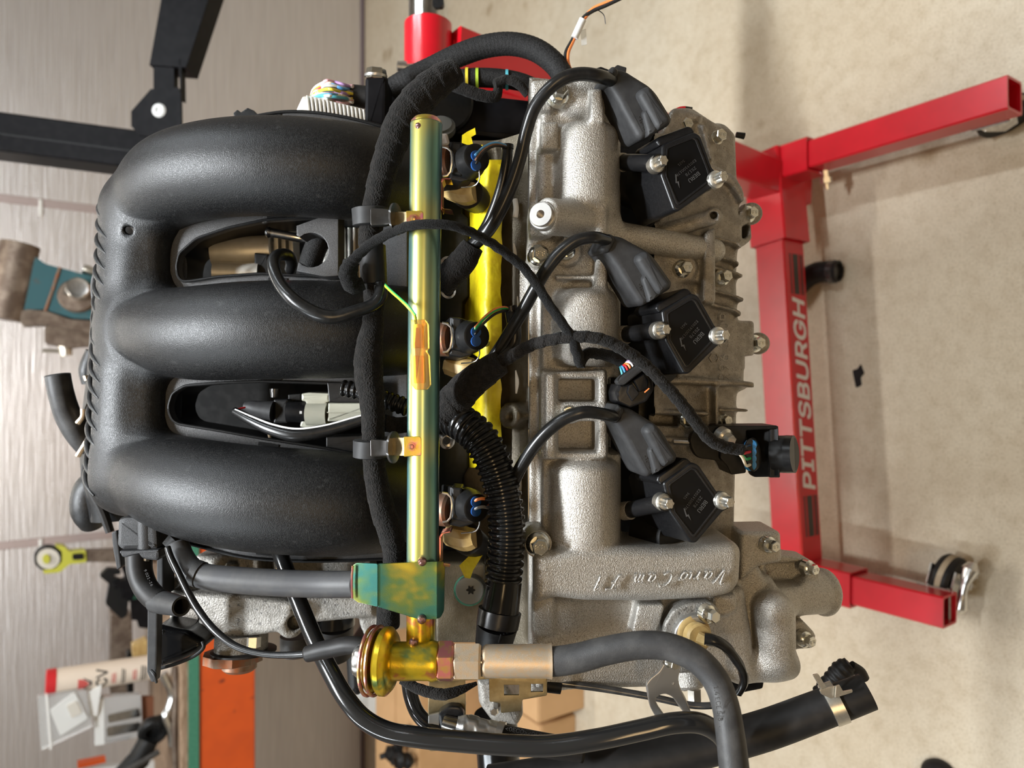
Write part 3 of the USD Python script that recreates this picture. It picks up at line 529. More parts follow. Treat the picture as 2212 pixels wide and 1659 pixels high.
# bench vise
YV = 2.62; k = YV / ony(100, 640, YV)[1]
v = Thing('bench_vise', 'old green bench vise with worn iron pipe jaw on the workbench', 'vise')
def wpoly(poly, y, depth, name, mat, parent=None, bev=0.004):
    P = [ony(u, w_, y) for u, w_ in poly]; pts2 = np.array([(p[0], p[2]) for p in P])
    cs = m3.CrossSection([pts2 if Polygon(pts2).exterior.is_ccw else pts2[::-1]]); vv = m3.Manifold.extrude(cs, depth).to_mesh()
    q = vv.vert_properties[:, :3]; q = np.c_[q[:, 0], y + depth - q[:, 2], q[:, 1]]; return (q, vv.tri_verts[:, ::-1] if False else vv.tri_verts)
jw = [ony(44, 528, YV), ony(10, 690, YV)]
v.part('jaw_pipe', sweep(np.array([jw[0], jw[1]]), 0.052, 28, hollow=0.0), 'vise_iron', world=True)
v.part('body', wpoly(rnd([(58, 556), (74, 552), (98, 570), (204, 598), (214, 690), (160, 688), (95, 668), (40, 670)], 8), YV - 0.03, 0.12, 'body', 'vise_green'), 'vise_green', world=True)
v.part('base_plate', wpoly(rnd([(34, 674), (60, 668), (100, 672), (150, 690), (205, 694), (200, 720), (150, 712), (100, 700), (50, 702)], 6), YV - 0.035, 0.12, 'b', 'v'), 'vise_iron', world=True)
v.part('weld_seam', sweep(np.array([ony(130, 578, YV - 0.032), ony(98, 672, YV - 0.032)]), 0.005, 8), 'rust_part', world=True)
cp = ony(166, 640, YV - 0.03)
v.part('swivel_boss', lathe([(0.052, -0.01), (0.052, 0.008), (0.046, 0.016), (0.02, 0.017)], cp, (0.1, -1, 0.1), 36), 'vise_iron', world=True)
v.part('screw_head', lathe([(0.032, -0.01), (0.032, 0.052), (0.028, 0.056), (0.02, 0.055)], ony(172, 630, YV - 0.05), (0.1, -1, 0.15), 32), 'bright_steel', world=True)
v.part('lug', sweep(np.array([ony(150, 628, YV - 0.06), ony(138, 626, YV - 0.06)]), 0.014, 14), 'bright_steel', world=True)
v.part('handle_bar', sweep(np.array([ony(92, 757, YV + 0.02), ony(142, 759, YV + 0.02)]), 0.006, 12), 'dull_bolt', world=True)
v.part('handle_knob', lathe([(0.016, -0.02), (0.018, -0.012), (0.018, 0.012), (0.014, 0.018)], ony(141, 755, YV + 0.02), (1, 0, 0.2), 18), 'dull_bolt', world=True)
v.part('handle_knob', lathe([(0.014, -0.02), (0.016, -0.012), (0.016, 0.012), (0.012, 0.018)], ony(192, 585, YV + 0.02), (0.3, 0, 1), 18), 'dull_bolt', world=True)
v.part('pedestal', wpoly(rnd([(97, 705), (128, 702), (205, 712), (330, 640), (350, 740), (180, 748), (150, 752), (97, 740)], 6), YV + 0.0, 0.11, 'p', 'q'), 'vise_iron', world=True)
# hanging items / bench clutter (bottom-left of the photograph)
t = Thing('grease_tube', 'beige cardboard grease tube with red cap standing on the bench', 'grease tube')
YT = 2.55; pt, pbm = ony(93, 1477, YT), ony(352, 1437, YT); pbm[2] = min(pbm[2], ZB + 0.08); ax = nrm(pt - pbm); Lt = np.linalg.norm(pt - pbm); rt = 0.0385
bs = pbm - ax * 0.02
t.part('tube_body', lathe([(rt, 0), (rt, Lt - 0.01)], bs, ax, 40), 'tube_paper', world=True)
t.part('cap', lathe([(rt + 0.0015, Lt - 0.012), (rt + 0.0015, Lt + 0.012), (rt - 0.002, Lt + 0.014)], bs, ax, 40), 'red_cap', world=True)
def ontube(s_, h, hh, off, mat, sx=1.0, rot=0):   # print wrapped on the grease tube
    m = meshkit.text_mesh(s_, hh, 0.0008, True); q = np.array(m.vertices); q[:, :2] -= (q[:, :2].max(0) + q[:, :2].min(0)) / 2
    f = nrm(np.array([0, -1, 0]) - ax * (np.array([0, -1, 0]) @ ax)); r = np.cross(ax, f)
    th = off + q[:, 0] * sx / rt; z = h + q[:, 1]
    return bs + ax * z[:, None] + (rt + 0.0002 + q[:, 2:]) * (np.cos(th)[:, None] * f + np.sin(th)[:, None] * r), np.array(m.faces)
t.part('lettering', ontube('CV', Lt * 0.60, 0.029, 0.1, 'print_black'), 'print_black', world=True, smooth=False)
def badge(pts, h0, off): 
    f = nrm(np.array([0, -1, 0]) - ax * (np.array([0, -1, 0]) @ ax)); r = np.cross(f, ax); P = np.array(pts, float); P = P if Polygon(P).exterior.is_ccw else P[::-1]
    mm = m3.Manifold.extrude(m3.CrossSection([P]), 0.0006).refine_to_length(0.006).to_mesh(); q = mm.vert_properties[:, :3]; th = off + q[:, 0] / rt
    return bs + ax * (h0 + q[:, 1:2]) + (rt + 0.0002 + q[:, 2:]) * (np.cos(th)[:, None] * f + np.sin(th)[:, None] * r), mm.tri_verts
t.part('badge', badge([(-0.017, 0.012), (0.017, 0.012), (0.014, -0.004), (0.0, -0.018), (-0.014, -0.004)], Lt * 0.755, 0.2), 'print_red', world=True)
t.part('badge_rim', badge([(-0.0195, 0.0005), (-0.017, 0.0), (-0.004, -0.017), (0.004, -0.017), (0.017, 0.0), (0.0195, 0.0005), (0.006, -0.023), (-0.006, -0.023)], Lt * 0.75, 0.2), 'print_grey', world=True)
for k, (hh, w, o, m) in enumerate(((0.505, 0.030, 0.1, 'print_red'), (0.485, 0.034, 0.1, 'print_red'), (0.425, 0.05, 0.1, 'print_black'), (0.405, 0.045, 0.12, 'print_black'), (0.33, 0.03, 0.1, 'print_red'), (0.31, 0.034, 0.1, 'print_red'), (0.26, 0.05, 0.1, 'print_black'), (0.24, 0.05, 0.1, 'print_black'), (0.22, 0.04, 0.1, 'print_black'))):
    t.part('print_line', badge([(-w / 2, 0), (w / 2, 0), (w / 2, 0.003), (-w / 2, 0.003)], Lt * hh, o), m, world=True)
YG = 2.50
def bag(name, poly, y, dep, label, strip, inner):
    g = Thing(name, label, 'plastic bag')
    p = wpoly(rnd(poly, 5), y, dep, '', ''); g.part('bag_film', p, 'clear_bag', world=True)
    g.part('zip_strip', wpoly(strip, y - 0.003, dep + 0.006, '', ''), 'paper_white', world=True)
    for nm, pl, dy, mt in inner: g.part(nm, wpoly(rnd(pl, 4), y + dy, 0.012, '', ''), mt, world=True)
bag('parts_bag', [(80, 1505), (185, 1490), (200, 1570), (88, 1622)], YG, 0.02, 'clear zip bag holding a square white plate, left of the bench clutter', [(98, 1503), (103, 1502), (112, 1618), (107, 1620)], [('white_plate', [(108, 1535), (162, 1496), (190, 1552), (130, 1590)], -0.008, 'white_plastic'), ('plate_tab', [(143, 1525), (165, 1514), (177, 1540), (155, 1552)], -0.012, 'off_white'), ('paper_scrap', [(190, 1498), (220, 1478), (210, 1545), (192, 1550)], 0.012, 'paper_white')])
bag('hardware_bag', [(203, 1508), (305, 1500), (308, 1590), (204, 1612)], YG + 0.03, 0.025, 'clear zip bag of small metal parts below the grease tube', [(204, 1512), (224, 1510), (226, 1608), (205, 1611)], [('metal_part', [(232, 1545), (300, 1530), (304, 1548), (234, 1562)], -0.006, 'bright_steel'), ('metal_part', [(230, 1572), (302, 1560), (303, 1578), (232, 1592)], -0.006, 'bright_steel'), ('brown_backing', [(305, 1505), (332, 1505), (332, 1570), (306, 1572)], 0.02, 'brown_card')])
# flashlight held upright by its magnet at the back of the bench
YF = 2.85; fl = Thing('work_light', 'yellow and black work light with round cream lens behind the bench', 'work light')
fl.part('lens', wpoly(circ(104, 1207, 25, 28, 22), YF - 0.004, 0.02, '', ''), 'off_white', world=True)
fl.part('lens_button', wpoly(circ(100, 1208, 8, 16, 10), YF - 0.012, 0.02, '', ''), 'yellow_plastic', world=True)
fl.part('lens_rim', wpoly(circ(105, 1207, 32, 32, 27), YF + 0.0, 0.04, '', ''), 'black_plastic', world=True)
fl.part('shroud', wpoly(rnd([(118, 1178), (138, 1180), (150, 1192), (185, 1189), (187, 1215), (150, 1219), (130, 1236), (95, 1240), (92, 1232), (120, 1228), (134, 1214), (134, 1192)], 4), YF - 0.008, 0.05, '', ''), 'yellow_plastic', world=True)
fl.part('switch', wpoly(rnd([(156, 1197), (180, 1195), (181, 1208), (157, 1210)], 4), YF - 0.014, 0.02, '', ''), 'black_plastic', world=True)
fl.part('handle', wpoly([(186, 1190), (345, 1184), (350, 1216), (187, 1214)], YF, 0.04, '', ''), 'vise_iron', world=True)
# clutter along the bench
c = Thing('bracket_parts', 'tangle of black brackets and dark metal fittings on the bench behind the elbow hose', 'car part')
c.part('bracket', wpoly(rnd([(215, 1245), (232, 1228), (260, 1230), (262, 1240), (240, 1244), (262, 1252), (280, 1270), (275, 1330), (262, 1338), (228, 1305), (236, 1262)], 4), 2.7, 0.03, '', ''), 'black_plastic', world=True)
c.part('bracket', wpoly(rnd([(255, 1205), (290, 1200), (300, 1260), (285, 1300), (262, 1290), (270, 1268), (248, 1274), (246, 1264), (272, 1252)], 4), 2.66, 0.05, '', ''), 'black_frame', world=True)
c.part('fitting', wpoly(rnd([(240, 1330), (285, 1330), (290, 1500), (238, 1500)], 3), 2.95, 0.1, '', ''), 'vise_iron', world=True)
c.part('plate', wpoly(rnd([(282, 1300), (322, 1290), (322, 1358), (300, 1356), (296, 1340), (284, 1340)], 3), 2.62, 0.02, '', ''), 'black_frame', world=True)
c.part('green_disc', lathe([(0.026, 0), (0.026, 0.006)], ony(290, 1284, 2.72), (0, -1, 0), 24), 'green_mat', world=True)
c.part('fitting', wpoly(rnd([(286, 1395), (318, 1380), (318, 1420), (288, 1425)], 4), 2.6, 0.04, '', ''), 'tan_plastic', world=True)
c.part('fitting', wpoly(rnd([(275, 1410), (285, 1410), (288, 1500), (276, 1500)], 2), 2.7, 0.04, '', ''), 'black_plastic', world=True)
w = Thing('ring_spanner', 'dark ratchet spanner with round head leaning at the bench edge', 'spanner')
w.part('head', lathe([(0.040, -0.02), (0.042, -0.012), (0.042, 0.008), (0.034, 0.014), (0.020, 0.012), (0.018, -0.01)], ony(330, 1580, 2.45), (-0.2, -1, 0.15), 32), 'black_plastic', world=True)
w.part('handle', sweep(np.array([ony(320, 1600, 2.45), ony(300, 1640, 2.44), ony(250, 1690, 2.42)]), [0.03, 0.034, 0.03], 14), 'black_plastic', world=True)
w.part('neck', sweep(np.array([ony(335, 1568, 2.45), ony(358, 1552, 2.46)]), [0.03, 0.018], 14), 'black_plastic', world=True)
r = Thing('steel_rod', 'grey steel rod lying slanted in front of the black spanner', 'rod'); r.part('rod', sweep(np.array([ony(344, 1623, 2.39), ony(268, 1668, 2.39)]), 0.009, 12), 'dark_steel', world=True)
def scrap(name, lab, cat_, pts, r, y, mat):
    o = Thing(name, lab, cat_); o.part('body', sweep(spline(np.array([ony(u, v_, y) for u, v_ in pts]), 4 * len(pts)), r, 10), mat, world=True); return o
scrap('metal_chain', 'bright steel fitting string lying along the wooden bench edge', 'fitting', [(352, 1455), (362, 1475), (372, 1500), (365, 1530), (358, 1545), (370, 1580), (373, 1610)], 0.013, 2.42, 'bright_steel')
scrap('steel_strip', 'long dull steel strip lying along the bench edge', 'strip', [(378, 1440), (380, 1500), (377, 1560), (380, 1700)], 0.008, 2.40, 'vise_iron')
t = Thing('orange_straightedge', 'orange straight bar at the bottom corner of the foil door', 'bar'); t.part('bar', wpoly([(168, 1650), (228, 1638), (229, 1647), (168, 1661)], 2.9, 0.03, '', ''), 'orange_paint', world=True)
t.part('grey_sheet', wpoly([(170, 1662), (345, 1644), (345, 1720), (172, 1740)], 2.92, 0.02, '', ''), 'white_plastic', world=True)
# ---------------------------------------------------------------- under and beside the bench
def carton(name, lab, lo, hi, flaps=True, mat='cardboard'):
    o = Thing(name, lab, 'cardboard box'); o.part('carton', wbox(lo, hi, 0.002), mat, world=True)
    m_ = (lo[1] + hi[1]) / 2; o.part('flap', wbox((lo[0] + 0.002, lo[1] + 0.002, hi[2]), (hi[0] - 0.002, m_ - 0.003, hi[2] + 0.004)), mat, world=True); o.part('flap', wbox((lo[0] + 0.002, m_ + 0.003, hi[2]), (hi[0] - 0.002, hi[1] - 0.002, hi[2] + 0.004)), mat, world=True)
p = onz(1255, 1500, 0.0); q0 = onz(1305, 1460, 0.30)
def cbox(uf, u_top, v0, v1, y, dep): # box whose near face spans rows v0..v1 with top edge at column u_top
    x1, x0 = ony(u_top, v0, y)[0], ony(u_top, v1, y)[0]; z = ony(u_top, v0, y)[2]; return (x0, y, 0.0), (x1, y + dep, z)
lo, hi = cbox(0, 1165, 1455, 1562, 1.62, 0.30); carton('cardboard_box', 'light cardboard box on the floor below the metal fork bracket', lo, hi)
lo, hi = cbox(0, 905, 1435, 1800, 1.95, 0.32); carton('cardboard_box', 'large cardboard box partly hidden behind the black bent pipe', lo, hi)
lo, hi = cbox(0, 1170, 1568, 1700, 1.66, 0.25); carton('cardboard_box', 'cardboard box in shade nearest the bottom of the photo', lo, hi)
j = Thing('black_fitting', 'clump of black plastic fittings on the large cardboard box', 'car part')
jz_ = lo_b = None
bt_ = ony(905, 1630, 1.95); 
for k_ in range(6):
    a_ = k_ * 1.05; p_ = np.array([ony(838, 1622, 2.0)[0] + 0.035 * math.cos(a_ * 2), 1.985 + 0.03 * math.sin(a_), bt_[2] + 0.004 + 0.022 * (k_ % 3)])
    j.part('fitting', lathe([(0.014, 0), (0.022, 0.004), (0.024, 0.024), (0.016, 0.03), (0.009, 0.034), (0.008, 0.05)], p_, (math.cos(a_) * .5, math.sin(a_) * .5, 1), 9), 'black_plastic', world=True, smooth=20)
wj = Thing('white_jug', 'white plastic jug with a blue mark beside the cardboard boxes', 'jug')
jx0, jx1, jz = ony(800, 1600, 2.36)[0], ony(800, 1446, 2.36)[0], ony(802, 1520, 2.36)[2]
wj.part('jug_body', wbox((jx0, 2.36, 0.0), (jx1, 2.58, jz), 0.03), 'off_white', world=True); wj.part('neck', lathe([(0.03, -0.01), (0.03, 0.03), (0.034, 0.031), (0.034, 0.055), (0.03, 0.057)], ((jx0 + jx1) / 2, 2.47, jz), (0, 0, 1), 24), 'white_plastic', world=True)
q_ = ony(872, 1535, 2.36); wj.part('blue_mark', wbox(q_ - [0.014, 0.003, 0.014], q_ + [0.014, 0.004, 0.014]), 'blue_seal', world=True)
rwh = Thing('rubber_stopper', 'black rounded rubber stopper on the floor at the bottom right edge', 'stopper'); rwh.part('dome', lathe([(0.03, 0.0), (0.032, 0.01), (0.027, 0.022), (0.015, 0.03), (0.003, 0.032)], onz(2034, 1676, 0), (0, 0, 1), 24), 'black_rubber', world=True)
# ================================================================ intake manifold (black plastic, three runners)
im = Thing('intake_manifold', 'black plastic intake manifold with three fat curved runners', 'intake manifold')
fl = Field((-0.34, -0.165, -0.665), (-0.07, 0.235, -0.485), 0.0019)
def chain(f, pts, r, k):
    P = [C(*p[:3]) for p in pts]; R = [r if np.isscalar(r) else r[i] for i in range(len(pts))]
    S = spline(np.c_[np.array(P), np.array(R)], 7 * len(pts))
    for a, b in zip(S[:-1], S[1:]): f.caps(a[:3], b[:3], a[3], b[3], k)
RUN = [[(322, 455, .598), (372, 392, .572), (470, 366, .553), (610, 360, .544), (745, 370, .552), (900, 392, .592)],
       [(305, 712, .598), (420, 720, .560), (540, 714, .545), (660, 712, .544), (760, 713, .553), (900, 715, .594)],
       [(292, 1010, .598), (400, 1050, .562), (530, 1074, .546), (660, 1084, .545), (760, 1088, .553), (900, 1084, .594)]]
for i, r in enumerate(RUN): chain(fl, r, [.031, .0335, .0345, .0347, .0345, .0335] if i == 0 else [.031, .0345, .0352, .0350, .0348, .0340] if i == 1 else [.031, .0365, .0378, .0378, .0372, .0350], 0.005)
pl0, pl1 = C(309, 462, .600), C(284, 1025, .597)
fl.caps(pl0, pl1, 0.0320, 0.0330, 0.014)
fl.poly(rnd([(290, 430), (345, 410), (350, 560), (350, 700), (338, 840), (332, 990), (335, 1080), (280, 1080), (250, 900), (262, 600)], 30), .572, .61, 0.02, 0.010)
fl.caps(C(280, 497, .566), C(280, 497, .62), 0.0035, k=0.002, sub=True)
im.part('runner_body', fl.mesh(), 'manifold_plastic', smooth=True)
hole1 = rnd([(381, 575), (387, 548), (425, 515), (493, 492), (572, 475), (685, 468), (800, 472), (800, 606), (696, 598), (561, 591), (470, 598), (414, 607), (394, 608), (384, 597)], 9)
hole2 = rnd([(364, 877), (372, 850), (399, 833), (476, 827), (566, 824), (706, 828), (800, 832), (800, 985), (702, 968), (566, 947), (476, 931), (385, 916), (372, 907), (365, 890)], 9)
outer = [(318, 400), (380, 330), (432, 293), (470, 275), (505, 263), (560, 249), (620, 241), (690, 244), (760, 256), (840, 277), (880, 300), (880, 1205), (827, 1208), (718, 1212), (610, 1211), (528, 1204), (447, 1185), (382, 1166), (344, 1147), (310, 1110), (290, 1000), (290, 500)]
im.part('seam_flange', prism(outer, .580, .010, .0012, holes=(hole1, hole2)), 'flange_plastic')
for hname, hl, dd in (('opening_lip', hole1, .5765), ('opening_lip', hole2, .5765)):
    P = np.array([C(u, v, dd) for u, v in np.vstack([hl, hl[:1]])]); S = spline(P, 150); im.part(hname, sweep(S, 0.0012, 8), 'black_plastic')
P = np.array([C(u, v, .579) for u, v in outer[1:10]]); im.part('outer_lip', sweep(spline(P, 80), 0.0013, 8), 'black_plastic')
P = np.array([C(u, v, .579) for u, v in outer[12:19]]); im.part('outer_lip', sweep(spline(P, 80), 0.0013, 8), 'black_plastic')
im.part('rear_shell', prism(inset(np.array(outer, float), 0), .591, .045, .002, holes=(hole1, hole2), dir=(0.05, 0, -1)), 'black_plastic')
for u, v, w_, h_, a in ((597, 465, 42, 9, 4), (600, 604, 42, 8, -2), (585, 817, 45, 8, 0), (580, 961, 45, 8, -9), (575, 1196, 45, 9, -6), (585, 252, 45, 8, 6), (450, 180, 1, 1, 0))[:6]:
    q = np.array([(-w_ / 2, -h_ / 2), (w_ / 2, -h_ / 2), (w_ / 2, h_ / 2), (-w_ / 2, h_ / 2)]); c_, s_ = math.cos(-math.radians(a)), math.sin(-math.radians(a))
    im.part('date_tab', prism(q @ np.array([[c_, s_], [-s_, c_]]) + (u, v), .5792, .002, .0003), 'black_plastic')
# grip ribs spiralling over the far edge of the plenum
ax_ = nrm(pl1 - pl0); e1_ = nrm(np.array([-1, 0, 0]) - ax_ * (np.array([-1, 0, 0]) @ ax_)); e2_ = np.cross(ax_, e1_); e2_ = e2_ if e2_[2] > 0 else -e2_
for k in range(18):
    s0 = (k - 0.2) / 17.0; pts = []
    for q in np.linspace(0, 1, 11):
        th = math.radians(4 + 62 * q); r_ = 0.0320 + 0.0010 * s0 - 0.0004
        pts.append(pl0 + (pl1 - pl0) * (s0 + 0.10 * (q - 0.25)) + r_ * (math.cos(th) * e1_ + math.sin(th) * e2_))
    im.part('grip_rib', sweep(np.array(pts), np.interp(np.linspace(0, 1, 11), [0, .15, .7, 1], [.0022, .0034, .0026, .0008]), 10), 'manifold_plastic', smooth=True)
# support brackets inside the openings
arc = [(672 + 37 * math.cos(a), 540 + 37 * math.sin(a)) for a in np.linspace(math.radians(138), math.radians(-132), 16)]
im.part('support_bracket', prism([(640, 487), (690, 469), (731, 458), (731, 596), (700, 598), (640, 586)] + arc + [(640, 508)], .562, .02, .001), 'flange_plastic')
im.part('support_bracket', prism(rnd([(706, 826), (806, 826), (806, 870), (710, 869)], 2), .568, .03, .001), 'black_plastic')
im.part('support_bracket', prism(rnd([(704, 944), (806, 940), (806, 986), (704, 966)], 2), .566, .03, .001), 'black_plastic')
im.part('foot', prism([(835, 300), (1002, 330), (1000, 460), (1012, 470), (1012, 640), (1000, 652), (1000, 830), (1012, 850), (1012, 1010), (1000, 1030), (1000, 1190), (835, 1200)], .605, .02, .002), 'black_plastic')
# ================================================================ camshaft cover, cast aluminium
cc = Thing('camshaft_cover', 'silver cast aluminium camshaft cover with raised script lettering', 'engine cover')
g = Field((0.005, -0.245, -0.615), (0.285, 0.262, -0.47), 0.0016)
SL = (0.25, 0)          # the cover falls away towards the right
g.poly([(1143, 175), (1345, 175), (1345, 1490), (1143, 1490)], .536, .60, .002, .002, slope=SL)
g.poly(rnd([(1168, 235), (1340, 235), (1345, 1200), (1168, 1200)], 10), .524, .58, .004, .004, slope=SL)
for v0, v1, u, r in ((278, 462, 1264, 77), (628, 792, 1262, 77), (990, 1178, 1258, 84)):
    g.cyl(C(u, v0, .527), C(u, v1, .527), r * .505 / F, .004, .009)
g.cyl(C(1262, 168, .530), C(1262, 268, .530), 68 * .52 / F, .006, .012)
g.poly(rnd([(1146, 172), (1192, 168), (1194, 240), (1148, 236)], 6), .512, .56, .003, .003)
g.poly(rnd([(1168, 262), (1206, 262), (1206, 322), (1168, 322)], 3), .508, .56, .002, .0015)
g.cyl(C(1214, 204, .510), C(1214, 204, .54), 30 * .51 / F, .003, .002)
g.poly([(1276, 190), (1300, 190), (1306, 262), (1276, 262)], .50, .54, .004, .002)
g.poly([(1160, 318), (1190, 318), (1190, 440), (1160, 440)], .520, .56, .003, .002)
# plug tube and diagonal oil tube
g.cyl(C(1176, 467, .494), C(1318, 480, .535), 39 * .505 / F, .005, .002)
g.poly([(1144, 436), (1190, 432), (1190, 512), (1144, 508)], .505, .56, .004, .002)
g.caps(C(1305, 503, .531), C(1540, 542, .560), 29 * .54 / F, 27 * .55 / F, .006)
g.poly(rnd([(1288, 442), (1309, 442), (1312, 640), (1284, 622), (1296, 540)], 4), .508, .56, .004, .0015)
for v in (545, 872, 905): g.poly([(1200, v + 50), (1300, v + 50), (1300, v + 58), (1200, v + 58)], .513, .55, .004, .001) if v == 545 else None
g.cyl(C(1226, 545, .515), C(1226, 545, .55), 30 * .515 / F, .004, .002); g.cyl(C(1170, 548, .520), C(1170, 548, .56), 33 * .515 / F, .005, .002)
g.poly(rnd([(1085, 600), (1150, 560), (1190, 640), (1150, 660), (1095, 650)], 8), .535, .57, .006, .004)
# twin pocket frame
g.poly(rnd([(1168, 800), (1196, 803), (1310, 800), (1312, 990), (1168, 992)], 5), .506, .56, .004, .0015)
g.poly(rnd([(1178, 806), (1200, 806), (1200, 992), (1178, 992)], 3), .503, .53, .002, .001)
for v0, v1 in ((818, 868), (910, 976)): g.poly(rnd([(1207, v0), (1292, v0), (1292, v1), (1207, v1)], 4), .40, .534, .0025, .001, sub=True, ref=.506)
g.cyl(C(1232, 892, .509), C(1232, 892, .53), 24 * .51 / F, .002, .001)
# shoulders to the right, with sharp flange edge
for v0, v1 in ((440, 640), (800, 990)): g.poly([(1290, v0), (1311, v0), (1311, v1), (1290, v1)], .512, .56, .003, .001)
# lower band carrying the lettering, lower casing
g.poly(rnd([(1152, 1192), (1250, 1180), (1345, 1182), (1480, 1192), (1598, 1178), (1616, 1196), (1612, 1272), (1590, 1296), (1545, 1303), (1400, 1304), (1262, 1297), (1196, 1287), (1152, 1300)], 12), .504, .57, .005, .009, slope=(0.14, 0))
g.poly(rnd([(1150, 1280), (1620, 1280), (1640, 1400), (1640, 1478), (1420, 1490), (1150, 1480)], 16), .528, .60, .006, .008, slope=(0.14, 0))
g.caps(C(1228, 1322, .528), C(1228, 1322, .54), 31 * .52 / F, k=.006)
g.poly(rnd([(1150, 1288), (1198, 1288), (1198, 1372), (1150, 1372)], 4), .514, .56, .003, .002)
g.poly(rnd([(1378, 1306), (1438, 1306), (1420, 1368), (1365, 1368)], 4), .512, .56, .003, .0015)
g.poly(rnd([(1540, 1290), (1592, 1285), (1596, 1322), (1575, 1336), (1540, 1330)], 8), .527, .57, .003, .003)
# right-hand elbow and outlet
g.poly(rnd([(1600, 1150), (1688, 1148), (1692, 1215), (1640, 1225), (1600, 1260)], 10), .545, .59, .005, .004)
g.poly(rnd([(1600, 1230), (1640, 1220), (1660, 1260), (1722, 1290), (1722, 1455), (1690, 1462), (1560, 1462), (1560, 1300)], 14), .555, .60, .006, .006)
g.caps(C(1672, 1322, .545), C(1676, 1420, .548), 45 * .53 / F, 42 * .53 / F, .007)
g.caps(C(1600, 1448, .548), C(1700, 1440, .553), 26 * .55 / F, 24 * .55 / F, .012)
g.cyl(C(1640, 1288, .565), C(1788, 1278, .590), 46 * .57 / F, .006, .005)
g.cyl(C(1768, 1279, .588), C(1785, 1278, .591), 52 * .58 / F, .002, .004)
g.poly(rnd([(1640, 1195), (1745, 1206), (1772, 1225), (1770, 1250), (1640, 1240)], 8), .572, .60, .004, .003)
g.poly(rnd([(1690, 1350), (1735, 1340), (1765, 1372), (1760, 1402), (1690, 1408)], 8), .568, .60, .004, .003)
g.poly(rnd([(1650, 1218), (1738, 1212), (1744, 1236), (1712, 1256), (1660, 1256)], 6), .40, .5795, .002, .0015, sub=True, ref=.575)
# dark recesses beside the coils
for q in ([(1352, 300), (1392, 318), (1440, 350), (1436, 392), (1352, 350)], [(1352, 662), (1400, 680), (1398, 712), (1352, 712)], [(1314, 815), (1352, 815), (1352, 872), (1314, 872)], [(1314, 925), (1352, 925), (1352, 982), (1314, 982)], [(1356, 1000), (1405, 1000), (1420, 1130), (1356, 1136)]):
    g.poly(rnd(q, 5), .40, .60, .002, .001, sub=True, ref=.53)
body = cc.part('cover_body', g.mesh(), 'cast_aluminium', smooth=True)
# script lettering: strokes swept from hand-drawn curves (upside down in the photograph)
def script(strokes, u0, v0, sc, ang, d, r=2.6):
    a = math.radians(ang); ms = []
    for st in strokes:
        q = np.array(st, float) * sc; q[:, 0] += 0.32 * q[:, 1]
        uu = u0 + q[:, 0] * math.cos(a) + q[:, 1] * math.sin(a); vv = v0 - (-q[:, 0] * math.sin(a) + q[:, 1] * math.cos(a)) * 1
        uu = u0 + q[:, 0] * math.cos(a) - q[:, 1] * math.sin(a); vv = v0 - (q[:, 0] * math.sin(a) + q[:, 1] * math.cos(a))
        ms.append(tube([(x, y, d + 0.14 * (x - 1350) * d / F) for x, y in zip(uu, vv)], r, n=10 * len(st), sides=6))
    return ms
GL = {'V': [[(0, 9.5), (1, 10.3), (2, 9.6), (2.6, 0.2), (3, 0.4), (6.5, 9.0), (7.6, 10)]], 'a': [[(4.2, 4.8), (2.6, 5.6), (0.7, 3.6), (0.9, 0.8), (2.6, 0.4), (4.4, 4.0), (4.6, 5.4), (4.0, 1.0), (4.8, 0.2), (6, 1)]], 'r': [[(0, 4.6), (1, 5.2), (1, 0.2), (1.6, 3.2), (3.2, 5.3), (4.2, 4.6)]], 'i': [[(0.3, 5.2), (0.2, 1.0), (0.8, 0.2), (1.8, 0.8)]], 'o': [[(2.4, 5.4), (0.4, 3.6), (0.6, 0.8), (2.2, 0.2), (4, 2), (3.8, 4.6), (2.4, 5.4), (3.6, 5.9), (5.2, 5.4)]], 'C': [[(7, 8.6), (6, 10), (3.2, 9.6), (0.6, 5.8), (0.8, 1.4), (3.2, 0), (6.4, 1.6)]], 'm': [[(0, 4.6), (0.8, 5.2), (0.8, 0.2), (1.4, 3.4), (2.8, 5.2), (3.3, 4), (3.2, 0.2), (3.8, 3.4), (5.2, 5.2), (5.9, 4), (5.8, 0.8), (6.4, 0.2), (7.4, 1)]], 'F': [[(1.2, 9.2), (0.6, 10), (3, 10), (8.2, 10.4)], [(4.0, 10), (3.0, 4), (1.8, 0.4), (0, 0.2)], [(2, 5.2), (5.6, 5.4)]], '1': [[(0, 7.8), (2.4, 10), (2.2, 5), (1.8, 0)]]}
cur = 0.0; lets = []
for ch, adv in (('V', 7.2), ('a', 6), ('r', 4.4), ('i', 2.0), ('o', 7.5), ('C', 8), ('a', 6), ('m', 11.5), ('F', 9.5), ('1', 3)):
    lets.append((ch, cur)); cur += adv
for ch, x0 in lets:
    x_ = 1574 - x0 * 4.36; d_ = .4986
    cc.part('letter', cat(*script(GL[ch], x_, 1232 + (1574 - x_) * 0.052, 3.05, 177, d_)), 'cast_aluminium', smooth=True)
# paint chip spots beside the lettering
for u, v, r_ in ((1523, 1262, 10), (1532, 1252, 5), (1514, 1268, 5), (1538, 1266, 5), (1526, 1274, 5)):
    q = circ(u, v, r_, 9) + rng.normal(0, r_ * 0.22, (9, 2)); cc.part('paint_chip', prism(q, .5035 + 0.14 * (u - 1350) * .51 / F - 0.0006, .003, 0), 'black_plastic')
